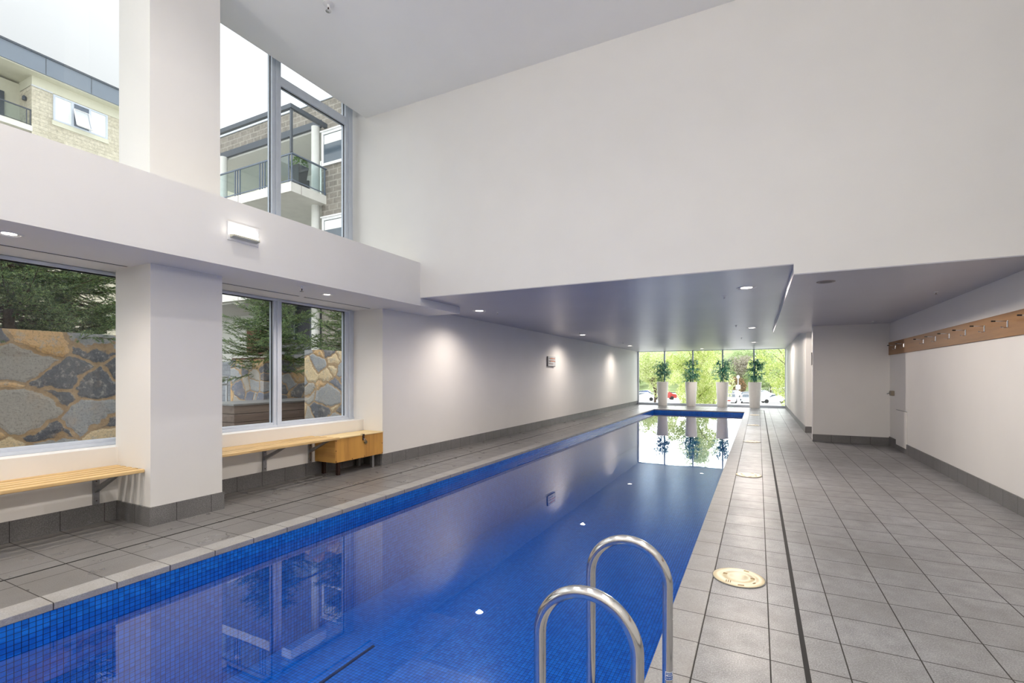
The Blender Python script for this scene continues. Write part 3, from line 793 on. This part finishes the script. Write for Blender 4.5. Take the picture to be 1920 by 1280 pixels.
dup(cf, (-9.6, 1.75, .1), 2.1, 'conifer standing second row behind the stone wall, mid left window')
dup(cf, (-8.55, 3.2, .1), 3.3, 'conifer at the end of the stone wall, right part of the left window')
dup(cf, (-9.7, .4, .1), 4.0, 'conifer standing second row behind the stone wall, hard against the left frame edge')

# ------------------------------------------------------------------ courtyard
b = MB(); b.box(-70, -5.62, -40, 22.0, -.4, .0); struct('ground_courtyard', b, 'courtyard_paving', 'courtyard paving')
tag(MB().box(-7.35, -7.0, -4, 3.62, 0, 1.80).build('stone_wall', 'rubble_stone'), 'rubble stone retaining wall under the conifers outside the left window', 'stone wall')
tag(MB().box(-7.35, -7.0, 6.13, 12.2, 0, 1.77).build('stone_wall', 'rubble_small'), 'rubble stone wall at the right edge of the two-light window', 'stone wall')
t = thing('stone_pier', 'square rubble stone planter pier under the bushy conifer', 'stone planter', (-10.07, 7.47, 0))
MB().box(-.57, .57, -.60, .60, 0, 1.66).build('masonry', 'rubble_small', t)
MB().box(-.55, .55, -.58, .58, 1.66, 1.70).build('soil_bed', 'mulch', t)
t = thing('timber_planter', 'low brown board planter in front of the stone pier', 'planter', (-8.2, 5.36, 0))
for k in range(5):
    z = .03 + k * .15
    MB().box(-1.0, 0, 0, 2.9, z, z + .142).build('board', 'deck_board', t, bevel=.004)
MB().box(-1.02, .02, -.02, 2.92, .775, .805).build('cap', 'galvanised', t)
t = thing('hand_rail', 'grey tubular steel handrail beside the stone pier', 'handrail', (-10.4, 6.3, 0))
for y in (-.35, .0, .33): MB().tube([(0, y, 0), (0, y, 1.28)], .022, 8).build('post', 'rail_steel', t, smooth=True)
for z in (1.28, 1.12, .66): MB().tube([(0, -.8, z), (0, .36, z)], .024, 8).build('rail', 'rail_steel', t, smooth=True)
for x, y, s, lab in ((-9.35, 8.75, 5, 'low bright green shrub between pier and stone wall, nearer'), (-9.9, 9.5, 6, 'low bright green shrub between pier and stone wall, farther back')):
    rng = random.Random(s); m = MB()
    for k in range(420):
        d = rdir(rng); leaf_blade(m, Vector((d.x * .26, d.y * .26, .3 + d.z * .26)) * rng.uniform(.6, 1), d + rdir(rng) * .5, (0, 0, 1), .09, .02)
    o = thing('green_shrub', lab, 'shrub', (x, y, .55)); m.build('foliage', 'shrub_leaf', o); MB().tube([(0, 0, -.5), (0, 0, .3)], .012, 6).build('stem', 'bark', o)
b = MB().box(-12.6, -8.9, 8.3, 12.0, 0, .62); tag(b.build('garden_bed', 'mulch'), 'raised mulched garden bed behind the pier', 'garden bed')

# ------------------------------------------------------------------ grey block apartment building
t = thing('apartment_building', 'grey block apartment building with a glass railed balcony, seen through the upper right window', 'building', (0, 0, 0))
yw = 12.02
MB().box(-13.55, -6.3, yw, 20, 0, 10.85).build('block_wall', ['grey_block_x'], t)
MB().box(-22, -13.55, yw, 20, 10.2, 10.85).build('block_fascia', 'grey_block_x', t)
MB().box(-22.2, -6.3, yw - .04, 20, 10.85, 10.93).build('parapet_cap', 'aluminium', t)
MB().box(-22, -13.55, yw - .05, yw + .15, 9.97, 10.2).build('steel_lintel', 'charcoal_steel', t)
MB().box(-22, -13.55, yw + .05, 20, 9.9, 9.97).build('recess_ceiling', 'pale_render', t)
MB().box(-22, -13.5, 14.6, 14.9, 0, 10.2).build('recess_wall', 'pale_render', t)
MB().box(-13.56, -13.5, yw + .1, 14.7, 0, 10.2).build('recess_side', 'pale_render', t)
for z0 in (7.22, 3.9):
    sl = MB().box(-20, -13.33, 10.6, 14.7, z0, z0 + .30).build('balcony_slab', 'slab_concrete', t)
    MB().box(-16.002, -15.985, 10.594, 10.6, z0, z0 + .3).build('slab_joint', 'sign_grey', sl)
    MB().box(-13.33, -13.324, 10.98, 11.0, z0, z0 + .3).build('slab_joint', 'sign_grey', sl)
for x, z0, z1 in ((-13.74, 7.52, 9.95), (-18.9, 7.52, 9.95), (-13.74, 4.2, 7.22), (-13.74, 0, 3.9), (-18.9, 4.2, 7.22)):
    MB().lathe([(.14, z0), (.14, z1)], 16, (x, yw - .1, 0)).build('round_column', 'pale_render', t, smooth=True)
# balcony doors in the recess
for z0 in (7.52, 4.2, .1):
    for x0 in (-19.4, -16.6):
        d_ = MB().box(x0, x0 + 2.2, 14.52, 14.6, z0, z0 + 2.15).build('balcony_door', 'charcoal_steel', t)
        MB().box(x0 + .08, x0 + 1.06, 14.50, 14.52, z0 + .08, z0 + 2.07).build('pane', 'car_glass', d_)
        MB().box(x0 + 1.14, x0 + 2.12, 14.50, 14.52, z0 + .08, z0 + 2.07).build('pane', 'car_glass', d_)
# glass balustrade
def balustrade(z0):
    tp = MB(); tp.box(-20, -13.30, 10.62, 10.67, z0 + .90, z0 + .94); tp.box(-13.37, -13.302, 10.6705, yw, z0 + .90, z0 + .94)
    tp.box(-20, -13.30, 10.63, 10.66, z0 + .06, z0 + .09); tp.box(-13.36, -13.33, 10.6605, yw, z0 + .06, z0 + .09)
    o = tp.build('balustrade_rail', 'aluminium_dark', t)
    for x in (-13.35, -13.49, -14.66, -14.79, -14.92, -15.97, -16.10, -16.23, -17.25, -17.38, -18.6):
        MB().box(x - .015, x + .015, 10.628, 10.664, z0, z0 + .8995).build('baluster', 'aluminium_dark', o)
    for y in (11.96,): MB().box(-13.365, -13.325, y - .02, y + .02, z0, z0 + .8995).build('baluster', 'aluminium_dark', o)
    for x0, x1 in ((-14.63, -13.52), (-15.94, -14.95), (-17.22, -16.26), (-18.57, -17.41)):
        MB().box(x0, x1, 10.64, 10.652, z0 + .10, z0 + .89).build('glass_infill', 'balustrade_glass', o)
    MB().box(-13.352, -13.34, 10.70, 11.93, z0 + .10, z0 + .89).build('glass_infill', 'balustrade_glass', o)
balustrade(7.52); balustrade(4.2)
# pergola frame
m = MB(); m.box(-22, -13.28, 10.55, 10.66, 9.86, 10.0); m.box(-13.40, -13.282, 10.6605, yw, 9.862, 9.998); m.box(-13.38, -13.31, 10.59, 10.655, 8.465, 9.859)
m.build('pergola_frame', 'charcoal_steel', t)
def bwindow(x0, x1, z0, z1, split=None):
    f = MB(); f.box(x0, x1, yw - .06, yw, z0, z0 + .09); f.box(x0, x1, yw - .06, yw, z1 - .09, z1); f.box(x0, x0 + .09, yw - .06, yw, z0 + .0905, z1 - .0905); f.box(x1 - .09, x1, yw - .06, yw, z0 + .0905, z1 - .0905)
    f.box(x0 - .05, x1 + .05, yw - .09, yw, z1 + .0005, z1 + .05)
    o = f.build('window', 'white_enamel', t)
    MB().box(x0 + .09, x1 - .09, yw - .03, yw - .005, z0 + .09, z1 - .09).build('pane', 'car_glass', o)
    MB().box(x0 + .11, x1 - .11, yw - .036, yw - .03, z1 - .42, z1 - .11).build('blind', 'blind_white', o)
    return o
bwindow(-13.50, -12.10, 8.55, 9.72); bwindow(-13.48, -12.10, 5.6, 6.75)
# ground level: dark glazing, dark blocks, pale return wall, red-brown screen
MB().box(-15.6, -13.56, yw - .02, yw + .1, 0, 2.45).build('dark_block_wall', 'dark_block', t)
MB().box(-15.9, -13.9, yw + .3, yw + .4, 2.45, 3.9).build('dark_glazing', 'dark_room', t)
for x in (-15.2, -14.35): MB().box(x - .03, x + .03, yw + .2, yw + .3, 2.45, 3.9).build('glazing_bar', 'charcoal_steel', t)
MB().box(-26, -17.2, 13.2, 13.5, 1.35, 3.9).build('pale_wall', 'pale_render', t)
MB().box(-26, -17.0, 13.1, 13.5, 0, 1.9).build('stone_base', 'grey_stone_x', t)
MB().box(-19.2, -17.3, 13.1, 13.2, 2.2, 3.25).build('brown_screen', 'red_panel', t)
MB().box(-26, -15.9, 10.8, 13.6, 3.85, 3.92).build('lobby_ceiling', 'pale_render', t)
t2 = thing('balcony_pot', 'tall charcoal pot with a leafy plant on the block building balcony', 'potted plant', (-13.62, 11.15, 7.52))
m = MB(); k = .17
m.v = [(-.13, -.13, 0), (.13, -.13, 0), (.13, .13, 0), (-.13, .13, 0), (-.21, -.21, .72), (.21, -.21, .72), (.21, .21, .72), (-.21, .21, .72)]
m.f = [(3, 2, 1, 0), (4, 5, 6, 7), (0, 1, 5, 4), (1, 2, 6, 5), (2, 3, 7, 6), (3, 0, 4, 7)]; m.mi = [0] * 6
m.build('pot', 'charcoal_pot', t2, bevel=.01)
rng = random.Random(3); m = MB()
for k in range(260):
    d = rdir(rng); d.z = abs(d.z) * 1.1 - .25; leaf_blade(m, Vector((d.x * .22, d.y * .22, .80 + d.z * .24)) , d + rdir(rng) * .6, (0, 0, 1), .12, .022)
m.build('foliage', 'shrub_leaf', t2)
t2 = thing('balcony_cabinet', 'white cabinet standing on the block building balcony behind the pot', 'cabinet', (-14.0, 12.6, 7.52))
MB().box(-.35, .35, -.2, .2, 0, 1.5).build('carcass', 'blind_white', t2); MB().box(-.005, .005, -.206, -.2, .05, 1.45).build('door_gap', 'sign_edge', t2)
t2 = thing('balcony_chair', 'pale chair on the block building balcony behind the left glass', 'chair', (-16.9, 11.9, 7.52))
MB().box(-.3, .3, -.3, .3, .36, .44).build('seat', 'cream_render', t2, bevel=.02); MB().box(-.3, .3, .25, .33, .4, .95).build('backrest', 'cream_render', t2, bevel=.02)
for x in (-.26, .26):
    for y in (-.26, .26): MB().box(x - .02, x + .02, y - .02, y + .02, 0, .37).build('leg', 'charcoal_steel', t2)

# ------------------------------------------------------------------ sandstone apartment building, farther off
XS = -37.8; k = 2.1
fy = lambda y: y * k
fz = lambda z: 1.31 + (z - 1.31) * k
t = thing('sandstone_building', 'pale sandstone apartment building with a blue-grey roof fascia, seen through the upper left window', 'building', (0, 0, 0))
yc = fy(5.935)
MB().box(XS - 8, XS, yc, 45, 0, fz(9.40)).build('stone_wall', 'sandstone_y', t)
MB().box(XS - 8, XS - 1.6, -8, yc + .1, 0, fz(9.60)).build('recess_wall', 'cream_render', t)
MB().box(XS - 8, XS + .01, yc, 45, fz(9.39), fz(9.66)).build('cream_band', 'cream_render', t)
MB().box(XS - .02, XS + .06, yc - .02, fy(6.38), fz(9.36), fz(9.40)).build('string_course', 'sign_board', t)
MB().box(XS - 9, XS + .55, -9, 46, fz(9.66), fz(9.70)).build('eaves_soffit', 'cream_render', t)
MB().box(XS - 9, XS + .62, -9, 46, fz(9.69), fz(10.18)).build('roof_fascia', 'blue_fascia', t)
MB().box(XS + .60, XS + .68, -9, 46, fz(10.16), fz(10.21)).build('roof_edge', 'charcoal_steel', t)
m = MB()
for y in (fy(5.3 + .82 * 1.02), fy(7.17)): m.box(XS + .62, XS + .625, y - .02, y + .02, fz(9.70), fz(10.16))
m.build('fascia_joint', 'charcoal_steel', t)
f = MB(); y0, y1, z0, z1 = fy(6.39), fy(7.69), fz(8.62), fz(9.36)
for a, c in ((y0, y0 + .09), (fy(6.80), fy(6.86)), (fy(7.22), fy(7.27)), (y1 - .09, y1)): f.box(XS - .02, XS + .06, a, c, z0 + .0905, z1 - .0905)
f.box(XS - .02, XS + .06, y0, y1, z0, z0 + .09); f.box(XS - .02, XS + .06, y0, y1, z1 - .09, z1)
wn = f.build('window', 'aluminium', t)
MB().box(XS, XS + .02, y0 + .08, fy(6.80), z0 + .08, z1 - .08).build('blind', 'blind_white', wn)
MB().box(XS, XS + .02, fy(7.27), y1 - .08, z0 + .08, z1 - .08).build('blind', 'blind_white', wn)
MB().box(XS, XS + .02, fy(6.86), fy(7.22), z0 + .08, z1 - .08).build('pane', 'aluminium_dark', wn)
a, c = fy(6.86), fy(7.22); zt, zb = z1 - .42, z0 + .05
m = MB().quad((XS + .08, a, zt), (XS + .08, c, zt), (XS + .50, c, zb), (XS + .50, a, zb))
for (ya, yb_) in ((a, a + .07), (c - .07, c)): m.quad((XS + .10, ya, zt), (XS + .10, yb_, zt), (XS + .53, yb_, zb), (XS + .53, ya, zb))
m.build('open_sash', 'car_silver', wn)
m = MB()
for p, q in (((XS + .08, a, zt), (XS + .50, a, zb)), ((XS + .08, c, zt), (XS + .50, c, zb)), ((XS + .08, a, zt), (XS + .08, c, zt)), ((XS + .50, a, zb), (XS + .50, c, zb))): m.tube([p, q], .045, 4)
m.build('sash_frame', 'white_enamel', wn)
MB().box(XS - .02, XS + .05, y0 - .05, y1 + .05, z0 - .28, z0).build('window_sill', 'cream_render', t)
# recessed balcony
MB().box(XS - 1.7, XS + .05, -8, yc + .02, fz(8.09), fz(8.24)).build('balcony_slab', 'slab_concrete', t)
d_ = MB().box(XS - 1.6, XS - 1.5, yc - 5.2, yc - .7, fz(8.24), fz(9.22)).build('balcony_door', 'charcoal_steel', t)
for i in range(3): MB().box(XS - 1.5, XS - 1.48, yc - 5.1 + i * 1.45, yc - 3.8 + i * 1.45, fz(8.26), fz(9.18)).build('pane', 'car_silver', d_)
r_ = MB().box(XS - .04, XS + .02, -8, yc - .02, fz(8.66), fz(8.69)).build('balustrade_rail', 'charcoal_steel', t)
MB().box(XS - .03, XS + .01, -8, yc - .02, fz(8.27), fz(8.28)).build('bottom_rail', 'charcoal_steel', r_)
for y in (yc - .06, yc - .22, yc - 1.55, yc - 1.72, yc - 1.9, yc - 3.2): MB().box(XS - .03, XS + .01, y - .02, y + .02, fz(8.24), fz(8.67)).build('baluster', 'charcoal_steel', r_)
for i in range(3): MB().box(XS - .02, XS, yc - 1.5 - i * 1.66, yc - .26 - i * 1.66, fz(8.28), fz(8.65)).build('glass_infill', 'balustrade_glass', r_)
MB().lathe([(.10, 0), (.10, .2), (.04, .28)], 12, (XS - .7, yc - .1, fz(9.02))).build('wall_light', 'charcoal_steel', t)

# ------------------------------------------------------------------ outside the end window: car park, trees, hill
GZ = -3.0
b = MB(); b.box(-90, 90, YE + 1.2, 190, GZ - .5, GZ); struct('ground_carpark', b, 'asphalt', 'pale car park surface')
m = MB(); rng = random.Random(21); n = 40; vs = []
for j in range(14):
    for i in range(n + 1):
        x = -90 + 180 * i / n; y = 124 + j * 5
        z = GZ - .3 + 14.0 * (1 / (1 + math.exp(-(j - 4.0) * .9))) + 1.0 * math.sin(x * .07 + 1.3) + .8 * math.sin(x * .19) + rng.uniform(-.25, .25)
        vs.append((x, y, z))
m.v = vs
for j in range(13):
    for i in range(n): a = j * (n + 1) + i; m.f.append((a, a + 1, a + n + 2, a + n + 1)); m.mi.append(0)
struct('hill', m, 'grass', 'green hillside beyond the car park', smooth=True)
def broadleaf(label, loc, h, crown, mat, seed, n=5200, leaf=.16, group='trees beyond the end window', trunk=.12):
    rng = random.Random(seed)
    t = thing('leafy_tree', label, 'tree', loc, 0, group)
    zc, rx, rz = crown
    MB().tube([(0, 0, 0), (.1, .05, zc * .6), (-.05, 0, zc)], trunk, 8, radii=[trunk, trunk * .75, trunk * .4]).build('trunk', 'bark', t, smooth=True)
    br = MB()
    lob = []
    for i in range(26):
        d = rdir(rng); q = rng.uniform(.35, .95)
        c = Vector((d.x * rx * q, d.y * rx * q, zc + d.z * rz * q)); lob.append((c, rng.uniform(.28, .5) * rx * .9))
        s = Vector((0, 0, max(.3, min(c.z - rx * .5, zc)))); br.tube([s, s.lerp(c, .5) + Vector((0, 0, .1)), c], .03, 5, cap=False, radii=[trunk * .4, trunk * .22, .012])
    br.build('branches', 'bark', t)
    m = MB()
    for i in range(n):
        c, r = rng.choice(lob); d = rdir(rng); p = c + d * r * rng.uniform(.5, 1.0) ** .5
        leaf_blade(m, p, rdir(rng) + Vector((0, 0, -.2)), rdir(rng), leaf * rng.uniform(.7, 1.3), leaf * .3, .15)
    m.build('foliage', mat, t)
broadleaf('tall yellow-green tree outside the middle of the end window', (-3.55, 33, GZ), 9, (4.4, 1.9, 4.0), 'spring_leaf', 31, 26000, .10)
broadleaf('tall yellow-green tree filling the right of the end window', (2.0, 34, GZ), 9, (4.3, 2.2, 4.0), 'spring_leaf', 32, 26000, .10)
broadleaf('pale green tree beyond the left panes of the end window', (-8.6, 46, GZ), 7, (4.7, 2.5, 2.1), 'light_leaf', 33, 16000, .14)
broadleaf('smaller pale green tree between second and third pots beyond the end window', (-3.9, 50, GZ), 6, (3.6, 1.9, 2.2), 'light_leaf', 34, 12000, .14)
broadleaf('low green tree behind the rightmost pot, beyond the car park', (2.3, 116, GZ), 5, (3.3, 3.0, 1.9), 'hill_leaf', 35, 4200, .34)
o = None
rng = random.Random(40); hillspots = []
kinds = [('hill_leaf', 'rounded green tree'), ('grey_leaf', 'bare greyish tree'), ('light_leaf', 'pale yellow-green tree')]
places = [(-24, 104, 4.0), (-18, 108, 3.6), (-13, 102, 3.4), (-7.5, 106, 4.4), (-3.0, 110, 3.6), (1.2, 104, 3.6), (5.5, 109, 4.0), (-10, 116, 4.2), (-1.0, 118, 4.6), (9.5, 106, 3.8)]
names = ['at the far left of the hillside', 'left of the hillside middle, higher up', 'on the lower hillside behind the first pot', 'broad, on the hillside between second and third pots',
         'on the hillside above the reddish bush', 'on the hillside behind the rightmost pot', 'on the hillside at the right panes', 'topmost on the hillside, left of the middle', 'topmost on the hillside, behind the third and fourth pots', 'at the far right of the hillside']
for i, (x, y, r) in enumerate(places):
    mk, wd = kinds[(0, 1, 2, 0, 1, 0, 2, 0, 0, 1)[i]]
    broadleaf(f'{wd} {names[i]}', (x * 1.22, y + 26, GZ + max(0, (y - 100) * .3)), 6, (3.4, r * 1.2, 2.8), mk, 50 + i, 5000, .34, 'trees on the hillside')
t = thing('red_bush', 'reddish-brown rounded bush at the far edge of the car park', 'bush', (-4.7, 116, GZ))
rng = random.Random(77); m = MB()
for i in range(3600):
    d = rdir(rng); p = Vector((d.x * 2.5, d.y * 2.0, 2.1 + d.z * 2.1)) * rng.uniform(.75, 1) ; p.z = max(.1, p.z)
    leaf_blade(m, p, rdir(rng), rdir(rng), .3, .09, .1)
m.build('foliage', 'red_bush_leaf', t); MB().tube([(0, 0, 0), (0, 0, 2)], .1, 6).build('trunk', 'bark', t)

def car(label, x, y, rz, paint, group='cars in the car park'):
    t = thing('parked_car', label, 'car', (x, y, GZ), rz, group)
    prof = [(-2.15, .30), (-2.2, .62), (-2.05, .80), (-1.15, .92), (-.55, 1.40), (.85, 1.45), (1.55, 1.02), (2.1, .95), (2.2, .60), (2.15, .30)]
    m = MB().prism([(a, -.86, z) for a, z in prof], (0, 1.72, 0)); m.v = [(p[0], p[1] * (.82 if p[2] > 1.2 else 1), p[2]) for p in m.v]
    m.build('body', paint, t, bevel=.05)
    g = MB()
    for sg in (-1, 1):
        k = [(-1.0, .95), (-.52, 1.34), (.80, 1.38), (1.38, 1.0)]
        pts = [(a, sg * (.872 - .15 * max(0, (z - .9)) / .5), z) for a, z in k]
        g.quad(*(pts if sg < 0 else pts[::-1]))
    g.quad((-1.13, -.74, .955), (-1.13, .74, .955), (-.60, .66, 1.37), (-.60, -.66, 1.37)); g.quad((1.53, .74, 1.07), (1.53, -.74, 1.07), (.93, -.66, 1.42), (.93, .66, 1.42))
    g.build('windows', 'car_glass', t)
    for a in (-1.35, 1.35):
        for sg in (-1, 1): MB().tube([(a, sg * .70, .31), (a, sg * .885, .31)], .31, 16).build('wheel', 'tyre', t, smooth=True)
    m = MB()
    for sg in (-1, 1): m.box(2.15, 2.215, sg * .62 - .14, sg * .62 + .14, .66, .80)
    m.build('tail_lamp', 'car_red', t)
    m = MB()
    for sg in (-1, 1): m.box(-2.2, -2.14, sg * .60 - .16, sg * .60 + .16, .60, .74)
    m.build('head_lamp', 'white_gloss', t)
    return t
R90 = math.pi / 2
car('white car facing the window, right of the third pot, nearest row', -3.9, 84, R90, 'car_white')
car('silver car beside it in the nearest row, left of the fourth pot', -1.5, 84.5, R90, 'car_silver')
car('white car in the second row behind, right of the third pot', -4.3, 93, -R90, 'car_white')
car('white car in the second row, just left of the fourth pot', -1.9, 93.5, -R90, 'car_white')
car('pale car in the far row under the reddish bush', -4.4, 104, .1, 'car_white')
car('silver car in the far row against the low green tree', .4, 105, .2, 'car_silver')
car('white car at the right panes under the tall tree', 2.2, 86, .3, 'car_white')
car('white car at the far left panes, nearest the window edge', -17.6, 84, .2, 'car_white')
car('blue car behind the white one at the far left panes', -19.8, 95, .0, 'car_blue')
car('red car at the left panes behind the pale green tree', -15.2, 90, .3, 'car_red')
t = thing('street_lamp', 'tall grey lamp post with a white globe in the car park', 'lamp post', (-2.02, 60, GZ))
MB().tube([(0, 0, 0), (0, 0, 4.0)], .05, 8).build('post', 'rail_steel', t, smooth=True)
MB().lathe([(.03, 3.95), (.14, 4.02), (.17, 4.14), (.13, 4.27), (.01, 4.33)], 14).build('globe', 'white_gloss', t, smooth=True)
MB().box(-.24, .24, -.09, -.05, 2.75, 3.25).build('notice', 'white_gloss', t)
t = thing('sign_post', 'grey post with a small pointed white sign left of the lamp post', 'sign post', (-2.66, 53, GZ))
MB().tube([(0, 0, 0), (0, 0, 3.2)], .04, 8).build('post', 'rail_steel', t, smooth=True)
pts = []
for i in range(10):
    rr = .26 if i % 2 == 0 else .13; a = math.pi / 2 + i * math.pi / 5; pts.append((rr * math.cos(a), -.02, 3.25 + rr * math.sin(a)))
MB().prism(pts, (0, .04, 0)).build('pointed_sign', 'white_gloss', t)
MB().box(-.2, .2, -.06, -.03, 1.35, 1.85).build('notice', 'white_gloss', t); MB().box(-.2, .2, -.064, -.06, 1.74, 1.85).build('notice_band', 'car_red', t)

# ------------------------------------------------------------------ overcast sky
W = bpy.data.worlds.new('overcast_sky'); S.world = W; W.use_nodes = True
nt = W.node_tree; bg = nt.nodes['Background']
tc = nt.nodes.new('ShaderNodeTexCoord'); sp = nt.nodes.new('ShaderNodeSeparateXYZ'); nt.links.new(tc.outputs['Generated'], sp.inputs[0])
def wm(op, a, b_, c=None):
    n = nt.nodes.new('ShaderNodeMath'); n.operation = op
    for s, v in zip(n.inputs, (a, b_, c)):
        if v is None: continue
        if isinstance(v, (int, float)): s.default_value = v
        else: nt.links.new(v, s)
    return n.outputs[0]
zpos = wm('MAXIMUM', sp.outputs['Z'], 0.0)
side = wm('MULTIPLY', wm('POWER', wm('MAXIMUM', sp.outputs['Y'], 0.0), 4.5), 9.0)   # the bright side of the cloud layer
base = wm('MULTIPLY_ADD', wm('POWER', zpos, 3.0), 3.4, .60)
south = wm('MULTIPLY', wm('POWER', wm('MAXIMUM', wm('MULTIPLY', sp.outputs['Y'], -1.0), 0.0), 1.8), 2.6)
base = wm('ADD', base, south)
cl = nt.nodes.new('ShaderNodeTexNoise'); cl.inputs['Scale'].default_value = 2.2; cl.inputs['Detail'].default_value = 4; nt.links.new(tc.outputs['Generated'], cl.inputs['Vector'])
tot = wm('MULTIPLY', wm('ADD', base, side), wm('MULTIPLY_ADD', cl.outputs['Fac'], .16, .92))
bg.inputs['Color'].default_value = (.965, .985, 1.0, 1); nt.links.new(tot, bg.inputs['Strength'])
